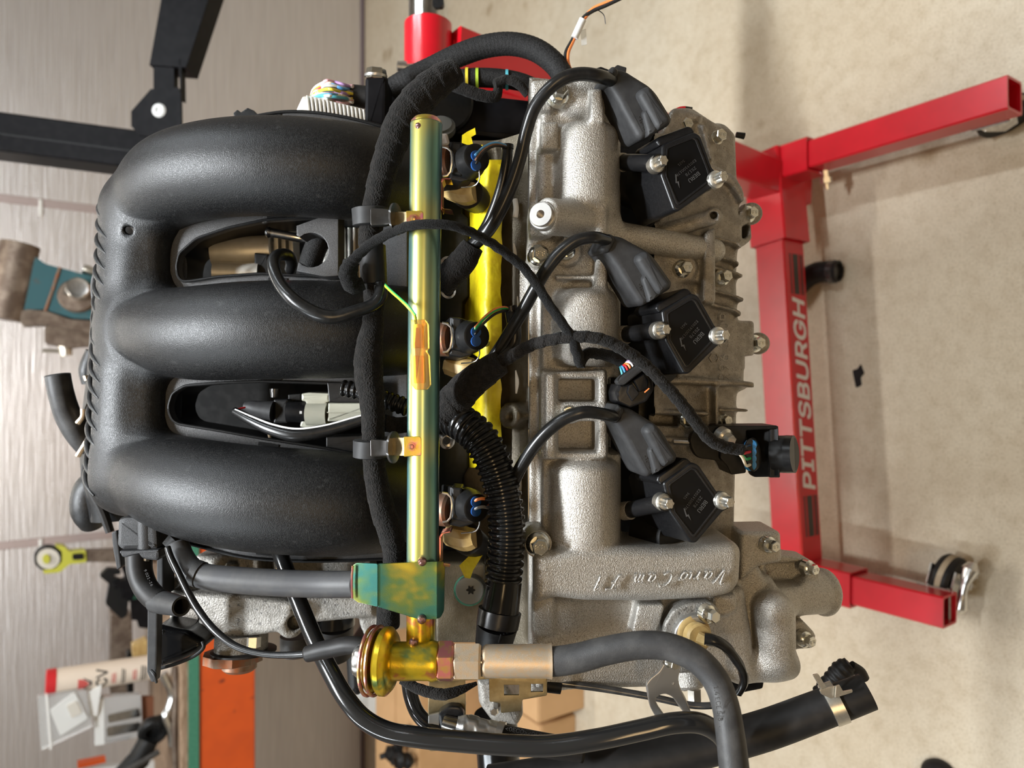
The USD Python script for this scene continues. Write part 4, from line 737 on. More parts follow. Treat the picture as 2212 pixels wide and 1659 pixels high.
# plug, bolts
cc.part('oil_plug', lathe([(31 * .49 / F, -.004), (31 * .49 / F, 0), (29 * .49 / F, .0008), (26.5 * .49 / F, .0008), (26 * .49 / F, .0035), (25 * .49 / F, .0042), (9 * .49 / F, .0042), (9 * .49 / F, -.002)], C(1172, 466, .489), (-0.42, 0.05, 1), 40), 'machined_metal')
CB = [(1208, 202, .505, 24, (0.1, 0.1, 1)), (1165, 551, .514, 24, (0.1, 0, 1)), (1224, 541, .510, 20, (0.1, 0, 1)), (1230, 893, .506, 19, (0, 0, 1)), (1163, 1176, .500, 27, (0.12, -0.05, 1)), (1326, 222, .535, 20, (0.35, 0, 1)), (1665, 1178, .540, 18, (0.4, 0, 1)), (1750, 1228, .566, 17, (0.5, 0, 1)), (1742, 1382, .562, 18, (0.5, 0, 1))]
for q in CB: cc.part('bolt', bolt(*q[:4], axis=q[4], rot=rng.uniform(0, 1)), 'zinc_bolt', smooth=25)
cc.part('bolt_boss', cyl(1163, 1176, .502, 30, .03, (0.12, -0.05, 1)), 'cast_aluminium')
# ================================================================ cylinder head and lower casing
hd = Thing('cylinder_head', 'weathered grey cast cylinder head with ribs beside the coils', 'cylinder head')
e = Field((0.11, -0.14, -0.65), (0.215, 0.245, -0.515), 0.0017)
SH = (0.3, 0)
right = [(1345, 300), (1420, 300), (1447, 243), (1490, 238), (1540, 262), (1594, 284), (1598, 385), (1622, 430), (1626, 515), (1600, 532), (1596, 600), (1600, 690), (1640, 690), (1640, 790), (1634, 832), (1598, 850), (1590, 1185), (1345, 1185)]
e.poly(rnd(right, 7), .566, .63, .002, .003, slope=SH)
e.poly(rnd([(1352, 310), (1430, 310), (1548, 420), (1560, 1180), (1350, 1180)], 8), .557, .62, .004, .004, slope=SH)
e.cyl(C(1480, 272, .568), C(1480, 272, .60), 30 * .57 / F, .004, .002); e.cyl(C(1548, 298, .574), C(1548, 298, .60), 30 * .57 / F, .004, .002)
e.poly([(1512, 268), (1524, 268), (1542, 345), (1534, 345)], .556, .59, .004, .0015)
e.poly(rnd([(1446, 242), (1490, 236), (1520, 248), (1512, 262), (1450, 256)], 5), .556, .60, .003, .003)
e.poly(rnd([(1528, 345), (1590, 380), (1620, 432), (1612, 446), (1580, 400), (1528, 365)], 4), .560, .60, .003, .002)
e.cyl(C(1622, 462, .585), C(1622, 462, .61), 24 * .585 / F, .004, .002)
e.poly(rnd([(1600, 500), (1622, 470), (1626, 515), (1604, 533)], 3), .575, .61, .002, .001)
for q in ([(1592, 395), (1606, 412), (1606, 440), (1590, 470)], [(1598, 492), (1614, 486), (1612, 512), (1598, 520)]): e.poly(q, .40, .604, .002, .001, sub=True, ref=.58)
for v0, v1, u1 in ((520, 528, 1606), (560, 566, 1600), (585, 592, 1607), (636, 643, 1610), (666, 674, 1604)): e.poly(rnd([(1540, v0 - 12), (1590, v0), (u1, v0 + 8), (u1 - 4, v1 + 10), (1590, v1), (1540, v1 - 12)], 3), .558, .61, .003, .001)
e.poly(rnd([(1524, 500), (1546, 490), (1547, 655), (1518, 655), (1520, 560)], 5), .547, .60, .004, .002)
e.poly(rnd([(1450, 548), (1522, 548), (1522, 610), (1440, 608)], 8), .554, .60, .004, .002)
e.caps(C(1430, 503, .553), C(1536, 470, .549), 18 * .55 / F, 17 * .55 / F, .003)
e.cyl(C(1541, 466, .543), C(1541, 466, .57), 17 * .545 / F, .002, .001); e.cyl(C(1542, 465, .53), C(1542, 465, .56), 8 * .545 / F, .001, .0005, sub=True)
e.poly(rnd([(1462, 705), (1470, 700), (1472, 812), (1545, 820), (1545, 826), (1462, 820)], 2), .551, .58, .002, .001)
e.poly(rnd([(1345, 812), (1600, 822), (1632, 826), (1632, 838), (1600, 834), (1345, 826)], 3), .548, .60, .003, .0015)
e.poly([(1545, 826), (1552, 826), (1553, 920), (1546, 920)], .549, .60, .003, .001)
e.poly(rnd([(1552, 882), (1618, 884), (1618, 890), (1552, 889)], 2), .562, .60, .002, .001)
e.poly(rnd([(1345, 882), (1532, 890), (1532, 898), (1345, 892)], 2), .550, .60, .003, .001); e.poly([(1398, 820), (1405, 820), (1406, 890), (1399, 890)], .550, .60, .003, .001)
e.poly(rnd([(1410, 895), (1468, 898), (1468, 922), (1410, 918)], 6), .40, .575, .002, .001, sub=True, ref=.555)
e.poly(rnd([(1608, 768), (1632, 768), (1626, 830), (1606, 828)], 4), .40, .60, .002, .0015, sub=True, ref=.575)
e.poly(rnd([(1345, 940), (1560, 950), (1562, 962), (1345, 952)], 3), .548, .60, .003, .0015)
e.cyl(C(1478, 580, .553), C(1478, 580, .58), 27 * .555 / F, .003, .0015); e.cyl(C(1638, 742, .590), C(1638, 742, .61), 24 * .59 / F, .003, .002)
for q in ([(1352, 300), (1392, 318), (1440, 350), (1436, 392), (1352, 350)], [(1352, 660), (1412, 680), (1410, 712), (1352, 712)], [(1346, 838), (1394, 838), (1394, 878), (1346, 878)], [(1346, 958), (1390, 958), (1390, 986), (1346, 986)], [(1356, 1000), (1405, 1000), (1420, 1130), (1356, 1136)], [(1352, 410), (1440, 440), (1420, 480), (1352, 470)]):
    e.poly(rnd(q, 5), .40, .64, .002, .001, sub=True, ref=.55)
hd.part('head_casting', e.mesh(), 'aged_aluminium', smooth=True)
HB = [(1476, 580, .551, 20), (1562, 598, .560, 19), (1619, 462, .578, 18), (1633, 742, .583, 19), (1478, 272, .562, 19), (1549, 297, .567, 20), (1486, 908, .552, 18), (1565, 908, .562, 16)]
for q in HB: hd.part('bolt', bolt(*q, axis=(0.35, 0.03, 1), rot=rng.uniform(0, 1)), 'zinc_bolt', smooth=25)
hd.part('part_number', text('996 10', 1563, 768, .5605, 24, 90, .0007, (0.28, 0, 1), sx=1.0), 'aged_aluminium', smooth=False)
hd.part('part_number', text('0R', 1563, 694, .5605, 22, 90, .0007, (0.28, 0, 1)), 'aged_aluminium', smooth=False)
hd.part('maker_mark', prism(circ(1543, 773, 11, 6), .5585, .002, .0002, holes=(circ(1543, 773, 8.5, 6),)), 'aged_aluminium')
# intake side of the head, left of the cover
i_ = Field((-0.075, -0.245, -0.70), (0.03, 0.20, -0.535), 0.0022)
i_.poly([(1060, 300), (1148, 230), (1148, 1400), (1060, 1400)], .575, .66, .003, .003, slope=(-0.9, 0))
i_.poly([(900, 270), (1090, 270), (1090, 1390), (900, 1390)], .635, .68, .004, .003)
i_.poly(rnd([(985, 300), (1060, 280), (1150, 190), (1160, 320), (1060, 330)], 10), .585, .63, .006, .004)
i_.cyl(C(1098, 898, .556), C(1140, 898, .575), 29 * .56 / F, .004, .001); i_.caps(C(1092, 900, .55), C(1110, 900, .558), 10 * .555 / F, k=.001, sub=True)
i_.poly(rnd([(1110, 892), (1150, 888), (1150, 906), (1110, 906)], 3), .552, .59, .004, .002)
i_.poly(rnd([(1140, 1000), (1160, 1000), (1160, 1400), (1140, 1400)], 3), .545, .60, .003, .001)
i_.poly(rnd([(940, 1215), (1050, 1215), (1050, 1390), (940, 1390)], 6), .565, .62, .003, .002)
hd.part('intake_face', i_.mesh(), 'dark_aluminium', smooth=True)
gk = [(1141, 190), (1146, 190), (1146, 500), (1156, 520), (1146, 545), (1146, 830), (1164, 878), (1164, 896), (1146, 930), (1146, 1480), (1141, 1480), (1141, 930), (1159, 894), (1159, 880), (1141, 832)]
hd.part('gasket_edge', prism(gk, .5345, .012, 0), 'dark_steel')
hd.part('sealant_run', cat(*[tube([(1112 + o, v, .566 - 0.0004), (1115 + o, v + L_ / 2, .5655), (1113 + o, v + L_, .566)], r_, sides=8) for o, v, L_, r_ in ((0, 430, 40, 6),)]), 'off_white')
for o, v, L_, r_ in ((-2, 525, 50, 4), (6, 640, 70, 4.5), (2, 800, 50, 4.5), (8, 1000, 90, 4.5)):
    hd.part('sealant_run', tube([(1112 + o, v, .5655), (1115 + o, v + L_ / 2, .565), (1113 + o, v + L_, .5655)], [1.5, r_, 2], sides=8), 'off_white')
hd.part('sealing_plug', lathe([(31 * .555 / F, -.012), (31 * .555 / F, -.001), (29 * .555 / F, 0), (.001, 0)], C(1014, 1276, .556), (-0.1, 0, 1), 36), 'dark_zinc')
tx = np.linspace(0, 2 * np.pi, 24, endpoint=False); hd.part('torx_recess', prism(np.c_[1017 + (8 + 2.5 * np.cos(6 * tx)) * np.cos(tx), 1275 + (8 + 2.5 * np.cos(6 * tx)) * np.sin(tx)], .5553, .003, 0), 'black_plastic')
hd.part('washer', lathe([(33.5 * .56 / F, -.003), (33.5 * .56 / F, 0), (29 * .56 / F, 0)], C(1013, 1276, .5595), (-0.1, 0, 1), 32), 'green_mat')
# ================================================================ crankcase behind everything
bk = Thing('engine_block', 'dark grey crankcase seen in the gaps behind the intake manifold', 'engine block')
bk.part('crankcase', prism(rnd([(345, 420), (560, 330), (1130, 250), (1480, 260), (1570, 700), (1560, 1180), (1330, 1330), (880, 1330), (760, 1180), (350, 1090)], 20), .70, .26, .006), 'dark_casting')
# ================================================================ fuel rail
fr = Thing('fuel_rail', 'iridescent yellow zinc fuel rail tube running along the middle of the engine', 'fuel rail')
DR = .470
def rod(pts, r, n=24, sides=28, cap=(True, True)): return tube(pts, r, n=n, sides=sides, cap=cap)
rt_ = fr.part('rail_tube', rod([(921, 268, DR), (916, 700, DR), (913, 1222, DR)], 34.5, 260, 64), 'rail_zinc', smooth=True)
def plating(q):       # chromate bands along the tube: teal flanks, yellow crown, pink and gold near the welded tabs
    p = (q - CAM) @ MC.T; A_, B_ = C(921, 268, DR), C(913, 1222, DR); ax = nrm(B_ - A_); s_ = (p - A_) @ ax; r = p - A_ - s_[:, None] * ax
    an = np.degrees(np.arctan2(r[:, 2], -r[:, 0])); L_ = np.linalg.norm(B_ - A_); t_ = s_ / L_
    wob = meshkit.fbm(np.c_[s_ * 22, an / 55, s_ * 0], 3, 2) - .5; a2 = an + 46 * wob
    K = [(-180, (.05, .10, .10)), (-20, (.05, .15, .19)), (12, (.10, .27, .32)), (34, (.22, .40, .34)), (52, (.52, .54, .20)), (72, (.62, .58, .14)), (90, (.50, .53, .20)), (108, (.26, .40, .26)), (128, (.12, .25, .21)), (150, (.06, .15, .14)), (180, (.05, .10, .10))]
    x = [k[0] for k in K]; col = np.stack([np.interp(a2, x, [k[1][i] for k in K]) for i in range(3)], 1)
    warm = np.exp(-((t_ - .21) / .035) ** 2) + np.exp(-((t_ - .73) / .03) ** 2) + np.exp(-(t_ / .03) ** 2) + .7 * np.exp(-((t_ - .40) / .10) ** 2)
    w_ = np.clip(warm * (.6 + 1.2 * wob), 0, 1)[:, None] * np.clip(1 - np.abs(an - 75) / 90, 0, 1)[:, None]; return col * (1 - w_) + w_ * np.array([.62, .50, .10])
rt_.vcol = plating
fr.part('end_cap', lathe([(34.5 * DR / F, -.001), (33 * DR / F, .0022), (26 * DR / F, .0045), (10 * DR / F, .0055)], C(921, 270, DR), (0, 1, 0.03), 28), 'clip_zinc')
fr.part('weld_ball', lathe([(.001, -.002), (.0021, -.0012), (.0026, 0), (.0021, .0013), (.001, .002)], C(905, 272, DR - .0085), (0, 0.5, 1), 16), 'weld_bead')
for u, v in ((912, 1213), (911, 1338), (893, 1388)): fr.part('weld_ball', lathe([(.001, -.0028), (.0023, -.0018), (.003, 0), (.0023, .0018), (.001, .0028)], C(u, v, DR - .014 if u < 940 else DR - .006), (0, 0.3, 1), 14), 'weld_bead')
fr.part('rail_neck', rod([(909, 1325, DR - .002), (909, 1412, DR - .002)], 31, 10), 'banjo_zinc')
fr.part('flag_bracket', cat(prism(rnd([(816, 1218), (944, 1213), (944, 1338), (904, 1338), (816, 1311)], 2), DR - .0122, .0014, .0003), prism(rnd([(761, 1222), (770, 1216), (816, 1218), (816, 1311), (772, 1301), (761, 1292)], 4), DR - .0105, .0014, .0003, tilt=(-.00008, 0)), prism(rnd([(943, 1214), (957, 1213), (961, 1222), (959, 1320), (952, 1334), (943, 1338)], 4), DR - .0095, .0014, .0003, tilt=(.0005, 0))), 'flag_zinc')
fr.part('bracket_edge', tube([(762, 1222, DR - .011), (760, 1258, DR - .011), (761, 1292, DR - .011)], 2.2, sides=8), 'pink_zinc')
fr.part('edge_pin', tube([(957, 1219, DR - .006), (971, 1221, DR - .004)], 4, sides=8), 'pink_zinc')
# injector clip brackets standing off the right flank
for pts in (([(952, 452), (952, 392), (957, 385), (972, 385)]), ([(952, 392), (952, 445), (957, 450), (974, 452)]), ([(950, 1218), (950, 1160), (955, 1152), (972, 1148)])):
    fr.part('injector_tab', cat(*[prism([(a[0] - 2, a[1]), (b_[0] - 2, b_[1]), (b_[0] + 2.5, b_[1] + 1.5), (a[0] + 2.5, a[1] + 1.5)], DR - .001, .014, .0002) for a, b_ in zip(pts[:-1], pts[1:])]), 'pink_zinc')
# clip tabs welded on the tube
for (u0, v0, u1, v1) in ((877, 455, 914, 490), (872, 943, 910, 987)):
    fr.part('welded_tab', prism(rnd([(u0, v0), (u1 - 4, v0), (u1, v0 + 4), (u1, v1 - 3), (u0, v1)], 3), DR - .0108, .0013, .0003), 'clip_zinc')
    fr.part('tab_rivet', lathe([(.0028, 0), (.0028, .0006), (.0018, .0006), (.0016, .0016), (.0007, .0018)], C((u0 + u1) / 2 - 2, (v0 + v1) / 2, DR - .0108), (0, 0, 1), 20), 'pink_zinc')
    fr.part('tab_arm', prism([(u0 - 34, v0 + 3), (u0 + 2, v0 + 2), (u0 + 2, v1 - 2), (u0 - 34, v1 - 3)], DR - .0085, .0013, .0003, tilt=(-.0001, 0)), 'olive_steel')
    fr.part('clip_disc', lathe([(.0045, -.001), (.0105, -.0007), (.0105, .0007), (.0045, .001)], C(u0 - 22, (v0 + v1) / 2 + 1, DR - .004), (1, 0, 0.25), 28), 'dark_steel')
# damper body and line union at the lower end
bx = lambda u: C(u, 1428, .458); RX = np.array([1.0, 0, 0]); m_ = .458 / F
fr.part('damper_body', lathe([(30 * m_, -.004), (38 * m_, 0), (40 * m_, .003), (40 * m_, .025), (43 * m_, .0275), (40 * m_, .031), (30 * m_, .033)], bx(842), RX, 40), 'banjo_zinc')
fr.part('damper_flange', lathe([(40 * m_, -.006), (66 * m_, -.0055), (71 * m_, -.004), (71 * m_, -.001), (62 * m_, .0015), (46 * m_, .003)], bx(842), nrm([1, 0.02, 0.18]), 44), 'banjo_zinc')
fr.part('damper_flange', lathe([(40 * m_, -.0125), (60 * m_, -.012), (67 * m_, -.0105), (67 * m_, -.009), (44 * m_, -.006)], bx(840), nrm([1, 0.02, 0.18]), 40), 'banjo_zinc')
cb = bx(842) + nrm([1, .02, .18]) * -.0085; a_ = np.linspace(-2.6, 2.4, 40); o1 = nrm(np.cross([1, .02, .18], [0, 1, 0])); o2 = np.cross(nrm([1, .02, .18]), o1)
fr.part('retaining_clip', cat(sweep(cb + (70 * m_) * (np.cos(a_)[:, None] * o1 + np.sin(a_)[:, None] * o2), .0012, 8), sweep(cb + [-.004, 0, 0] + (70 * m_) * (np.cos(a_)[:, None] * o1 + np.sin(a_)[:, None] * o2), .0012, 8)), 'pink_zinc')
fr.part('damper_cap', lathe([(.002, -.022), (30 * m_, -.0215), (36 * m_, -.019), (37 * m_, -.012)], bx(838), nrm([1, 0.02, 0.1]), 32), 'bright_steel')
def hexn(u, ln, r, mat, name, rot=0.0):
    ang = rot + np.arange(6) * np.pi / 3; ca = np.c_[np.zeros(6), np.sin(ang), np.cos(ang)] * r * m_; p = bx(u)
    lp = lambda q, h: p + ca * q + RX * h
    fr.part(name, rings([lp(.9, 0), lp(1, .0012), lp(1, ln - .0015), lp(.88, ln)])[0:2], mat, smooth=20)
hexn(946, .0105, 44, 'pink_zinc', 'union_hex', 0.52); hexn(981, .0175, 41, 'sleeve_metal', 'union_nut', 0.35)
# ================================================================ fuel hose with crimped sleeve
fh = Thing('fuel_hose', 'thick grey rubber fuel hose curving from a tan crimped sleeve at the bottom', 'hose')
fh.part('crimp_sleeve', lathe([(15 * m_, -.0015), (30 * m_, -.001), (34.5 * m_, .001), (35 * m_, .040), (37 * m_, .0435), (36 * m_, .0436), (33 * m_, .0425)], bx(1046), nrm([1, 0.0, -0.0]), 40), 'sleeve_metal')
fh.part('union_neck', lathe([(13 * m_, -.008), (13 * m_, .004)], bx(1046), RX, 24), 'bright_steel')
fh.part('hose_body', tube([(1178, 1428, .458), (1194, 1429, .457), (1250, 1421, .453), (1312, 1405, .448), (1391, 1393, .442), (1450, 1399, .437), (1507, 1426, .431), (1545, 1468, .426), (1566, 1520, .42), (1578, 1590, .413), (1590, 1700, .405)], [30, 31, 31, 30, 29.5, 29.5, 29.5, 29.5, 29.5, 31, 33], n=90, sides=28), 'hose_rubber', smooth=True)
lt = text('1.4 ECE 5/8" HD 2.5 MO', 1557, 1560, .4105, 10, -82, .0001); fh.part('lettering', lt, 'print_grey', smooth=False)
# ================================================================ ignition coils
def tr(pts, o, a, sc, b0):
    a = math.radians(a); q = (np.asarray(pts, float) - b0) * sc
    return np.c_[o[0] + q[:, 0] * math.cos(a) - q[:, 1] * math.sin(a), o[1] + q[:, 0] * math.sin(a) + q[:, 1] * math.cos(a)]
CD = (-0.42, -0.02, -1)
for nm, A, B2, a1, a2, sc2, dc in (('top', (1421, 353), (1549, 387), 9.0, 3.5, .98, .497), ('middle', (1427, 713), (1553, 725), 0, 0, 1.0, .497), ('lowest', (1434, 1085), (1563, 1082), -5.5, 3.0, .98, .495)):
    k = Thing('ignition_coil', {'top': 'black ignition coil with grey plug boot, nearest the top of the photo', 'middle': 'black ignition coil with grey plug boot, middle one of three on the silver cover', 'lowest': 'black ignition coil with grey plug boot, nearest the raised script lettering'}[nm], 'ignition coil', 'ignition coils along the silver cover')
    b0 = (1427, 713); T = lambda p, s_=1.0: tr(p, A, a1, s_, b0)
    face = T(rnd([(1430, 671), (1494, 632), (1510, 638), (1546, 704), (1570, 716), (1572, 738), (1553, 746), (1489, 808), (1476, 806), (1438, 736)], [6, 9, 9, 4, 8, 8, 4, 6, 5, 3]))
    k.part('coil_body', prism(face, dc, .040, .0016, dir=CD, steps=3, taper=.001), 'coil_plastic')
    rim = T(rnd([(1440, 676), (1494, 644), (1503, 647), (1538, 708), (1548, 730), (1486, 795), (1480, 793), (1447, 735)], 5))
    inn = T(rnd([(1444, 678), (1493, 649), (1499, 651), (1533, 709), (1542, 729), (1486, 788), (1482, 786), (1450, 735)], 5))
    k.part('face_rim', prism(rim, dc - .0007, .0012, .0004, holes=(inn,)), 'coil_plastic')
    k.part('face_panel', prism(inn, dc - .0001, .0008, .0), 'glossy_black')
    nk = T([(1425, 676), (1497, 634), (1489, 624), (1480, 622), (1421, 655), (1416, 666)]); k.part('neck', prism(rnd(nk, 4), dc + .001, .026, .0015, dir=CD), 'coil_plastic')
    ta, tb = T([(1350, 723)])[0], T([(1428, 713)])[0]
    k.part('mount_tube', tube([(ta[0], ta[1], dc + .030), (tb[0], tb[1], dc - .002)], [17.5, 19.5], n=6, sides=28), 'coil_plastic')
    sb = T([(1345, 723)])[0]; k.part('tube_foot', tube([(sb[0] - 6, sb[1] + 1, dc + .034), (ta[0] + 4, ta[1], dc + .028)], [20, 20], n=4, sides=24), 'cast_aluminium')
    k.part('plug_stem', tube([(*T([(1440, 790)])[0], dc + .035), (*T([(1380, 770)])[0], dc + .060)], [42, 46], n=5, sides=28), 'black_plastic')
    for p in (A, B2): k.part('bolt', bolt(p[0], p[1], dc - .0035 if p is A else dc - .001, 19.5, axis=(0.36, 0.0, 1), torx=True, hh=1.25, rot=rng.uniform(0, 1)), 'dull_bolt', smooth=30)
    # print on the face
    tc = T([(1509, 730), (1500, 719), (1489, 713), (1477, 704), (1477, 746)]); ang = 228 - a1
    k.part('lettering', text('BERU', *tc[0], dc - .0004, 8.5, ang, .0001, bold=True), 'print_grey', smooth=False)
    k.part('lettering', text('ZS178', *tc[1], dc - .0004, 6.5, ang, .0001), 'print_grey', smooth=False)
    k.part('lettering', text('E2019100178', *tc[2], dc - .0004, 5.6, ang, .0001), 'print_grey', smooth=False)
    k.part('lettering', text('3421', *tc[3], dc - .0004, 5, ang, .0001), 'print_grey', smooth=False)
    k.part('flash_mark', prism(T([(1468, 730), (1471, 731), (1474, 745), (1478, 744), (1482, 758), (1476, 748), (1472, 749)]), dc - .0006, .0004, 0), 'print_grey')
    # rubber boot
    Q = lambda p: tr(p, A, a2, sc2, b0); db = dc - .004; BD = (-.30, .05, -1)
    bt = k.part('plug_boot', prism(Q(rnd([(1300, 538), (1318, 506), (1345, 510), (1374, 526), (1402, 541), (1418, 556), (1456, 610), (1452, 624), (1420, 644), (1390, 662), (1379, 656), (1336, 585), (1318, 558)], [7, 7, 9, 20, 10, 10, 6, 6, 10, 6, 8, 8, 12])), db, .024, .0045, dir=BD, steps=4), 'boot_rubber', smooth=50)
    k.part('boot_pad', prism(Q(rnd([(1377, 562), (1380, 550), (1398, 540), (1410, 548), (1454, 612), (1450, 622), (1428, 637), (1420, 632)], [8, 7, 9, 9, 7, 4, 8, 6])), db - .0062, .012, .0045, dir=BD, steps=4), 'boot_rubber', smooth=50, parent=bt)
    k.part('boot_rib', prism(Q(rnd([(1388, 601), (1396, 588), (1404, 596), (1428, 638), (1418, 645), (1404, 654)], 5)), db - .0034, .009, .003, dir=BD, steps=3), 'boot_rubber', smooth=50, parent=bt)
    k.part('boot_collar', prism(Q(rnd([(1296, 538), (1316, 502), (1328, 508), (1332, 520), (1318, 545), (1304, 546)], 5)), db - .0025, .022, .003, dir=BD, steps=3), 'boot_rubber', smooth=50, parent=bt)
    k.part('lettering', text('MJIM01-', *Q([(1390, 632)])[0], db - .0001, 7, 120 - a2, .0002), 'boot_rubber', smooth=False, parent=bt)
# ================================================================ fuel injectors
INJ = [(1000, 345, 'fuel injector with black plug and tan body, nearest the top of the photo'), (1000, 725, 'fuel injector with black plug below the amber connector, beside a bent cable sleeve'), (1000, 1092, 'fuel injector with black plug and orange wire beside the corrugated conduit')]
for n_, (u, v, lb_) in enumerate(INJ):
    k = Thing('fuel_injector', lb_, 'fuel injector', 'fuel injectors along the rail')
    d = .515
    k.part('connector_body', prism(rnd([(u - 28, v - 42), (u - 5, v - 40), (u + 22, v - 30), (u + 30, v - 5), (u + 24, v + 40), (u - 2, v + 48), (u - 30, v + 42)], 5), d, .03, .002, dir=(-.3, -.1, -1)), 'black_plastic')
    k.part('connector_block', prism(rnd([(u - 25, v - 40), (u - 2, v - 38), (u - 2, v + 34), (u - 26, v + 30)], 4), d - .005, .02, .0015), 'black_plastic')
    k.part('connector_boot', lathe([(.0125, -.012), (.0122, -.003), (.0105, .003), (.0100, .0075), (.0085, .0082)], C(u + 20, v + 2, d - .004), (0.55, 0, 1), 28), 'black_plastic')
    for dv in (-8, 12):
        k.part('wire_seal', lathe([(.0038, -.003), (.0038, .0008), (.0022, .001)], C(u + 28, v + dv, d - .0125), (0.55, 0, 1), 18), 'dark_blue')
    k.part('injector_body', tube([(u - 30, v + 62, d + .03), (u + 10, v + 72, d + .022), (u + 26, v + 70, d + .02)], [24, 27, 22], n=10, sides=9), 'tan_plastic', smooth=20)
    k.part('injector_nose', tube([(u + 10, v + 72, d + .024), (u + 30, v + 86, d + .05)], [34, 30], n=5, sides=20), 'black_rubber')
    k.part('top_collar', lathe([(.010, -.006), (.0125, -.005), (.0125, .003), (.011, .005)], C(u - 38, v + 8, d + .006), (1, 0, 0.4), 26), 'rust_part')
    k.part('retaining_clip', tube([(u - 45, v - 28, d - .006), (u - 28, v - 22, d - .006), (u - 24, v + 6, d - .008), (u - 30, v + 32, d - .006), (u - 44, v + 36, d - .006)], 2.4, sides=6), 'dull_bolt')
    k.part('wire_clip', tube([(u + 34, v + 20, d - .01), (u + 36, v + 40, d - .008), (u + 26, v + 56, d - .004), (u - 4, v + 60, d - .002)], 1.6, sides=6), 'bright_steel')
for nm, d_ in (('stud', 0),):
    for u, v in ((966, 572), (966, 628), (964, 952)): hd.part('stud_washer', lathe([(.0035, -.004), (.0062, -.003), (.0062, .002), (.0045, .0026), (.003, .0005)], C(u, v, .53), (0.5, 0, 1), 24), 'bright_steel')
# ================================================================ yellow tape over the ports
yt = Thing('masking_tape', 'bright yellow tape sheet covering the intake ports beside the fuel rail', 'tape')
cols = [(985, .66), (1004, .632), (1018, .60), (1030, .5755), (1046, .5665), (1062, .565), (1083, .569)]
vs = np.linspace(345, 1010, 56)
def sheet(cols, vs, wav, thick=.0006, edge=0):
    G = []
    for j, (u, d) in enumerate(cols):
        q = meshkit.fbm(np.c_[vs / 60.0, np.full(len(vs), j * .7), np.zeros(len(vs))], 3, 5) - .5
        uu = u + wav * q * (1 if j in (len(cols) - 1, 3) else 0); G.append(np.array([C(a, b_, d + .006 * q_ ) for a, b_, q_ in zip(uu, vs, q)]))
    G = np.array(G); a, b_ = G.shape[:2]; bk_ = G - [0, 0, thick]; V = np.vstack([G.reshape(-1, 3), bk_.reshape(-1, 3)]); N = a * b_
    i, j = np.meshgrid(np.arange(a - 1), np.arange(b_ - 1), indexing='ij'); q = np.stack([i * b_ + j, i * b_ + j + 1, (i + 1) * b_ + j + 1, (i + 1) * b_ + j], -1).reshape(-1, 4)
    f = [quads(q), quads(q[:, ::-1] + N)]
    bd = [k * b_ for k in range(a)] + [(a - 1) * b_ + k for k in range(1, b_)] + [k * b_ + b_ - 1 for k in range(a - 2, -1, -1)] + list(range(b_ - 2, 0, -1)); bd = np.array(bd); n2 = np.roll(bd, -1)
    f.append(quads(np.stack([bd, n2, n2 + N, bd + N], 1)[:, ::-1])); return V, np.vstack(f)
yt.part('tape_sheet', sheet(cols, vs, 16), 'yellow_tape', smooth=True)
yt.part('torn_end', prism([(998, 292), (1010, 284), (1026, 276), (1028, 290), (1018, 296), (1022, 312), (1032, 318), (1042, 312), (1046, 340), (1060, 352), (1084, 356), (1082, 380), (1040, 372), (1016, 352), (996, 340)], .568, .0006, 0), 'yellow_tape')
yt.part('loose_tail', prism([(1049, 1160), (1053, 1182), (1022, 1232), (1016, 1250), (1004, 1248), (992, 1222), (1014, 1200)], .545, .0006, 0, tilt=(0.0003, -.0002)), 'yellow_tape')
for v in (420, 742): yt.part('stud_bump', lathe([(.0024, -.002), (.0024, .001), (.0018, .002)], C(1051, v, .562), (0, 0, 1), 16), 'yellow_plastic')
# ================================================================ taped main harness
wh = Thing('wiring_harness', 'thick black cloth taped wiring harness running down beside the fuel rail', 'wiring harness')
wh.part('harness_trunk', tube([(985, 152, .50), (945, 178, .497), (900, 218, .495), (868, 262, .495), (845, 318, .497), (825, 380, .50), (812, 440, .503), (801, 500, .505), (803, 560, .505), (808, 610, .507)], [28, 34, 36, 35, 32, 29, 27, 26, 27, 27], n=420, sides=24, mod=wrap(.013, .08, 1)), 'wire_loom', smooth=40)
wh.part('harness_trunk', tube([(808, 600, .507), (808, 650, .508), (806, 700, .508), (797, 760, .508), (796, 810, .508), (803, 860, .506), (806, 910, .505), (806, 970, .503), (812, 1030, .503), (826, 1100, .505), (846, 1160, .508), (852, 1205, .512), (842, 1260, .52), (838, 1350, .53)], [24, 23, 24, 30, 31, 27, 25, 24, 25, 27, 27, 24, 24, 25], n=520, sides=24, mod=wrap(.016, .06, 3, .12)), 'wire_loom', smooth=40)
wh.part('splice_sleeve', tube([(806, 530, .502), (806, 575, .502), (808, 612, .503)], [27, 29, 28], n=20, sides=22), 'black_rubber')
wh.part('branch', tube([(862, 1180, .51), (880, 1222, .515), (900, 1262, .52)], [17, 17, 16], n=20, sides=16, mod=wrap(.01, .06, 4)), 'wire_loom', smooth=40)
wh.part('branch', tube([(806, 905, .515), (850, 918, .518), (890, 916, .52), (960, 905, .522)], [20, 18, 18, 18], n=30, sides=16, mod=wrap(.011, .08, 5)), 'wire_loom', smooth=40)
wh.part('branch', tube([(955, 895, .51), (985, 862, .505), (1015, 830, .50), (1055, 800, .497), (1082, 782, .495)], [37, 37, 35, 31, 27], n=140, sides=22, mod=wrap(.012, .06, 6)), 'wire_loom', smooth=40)
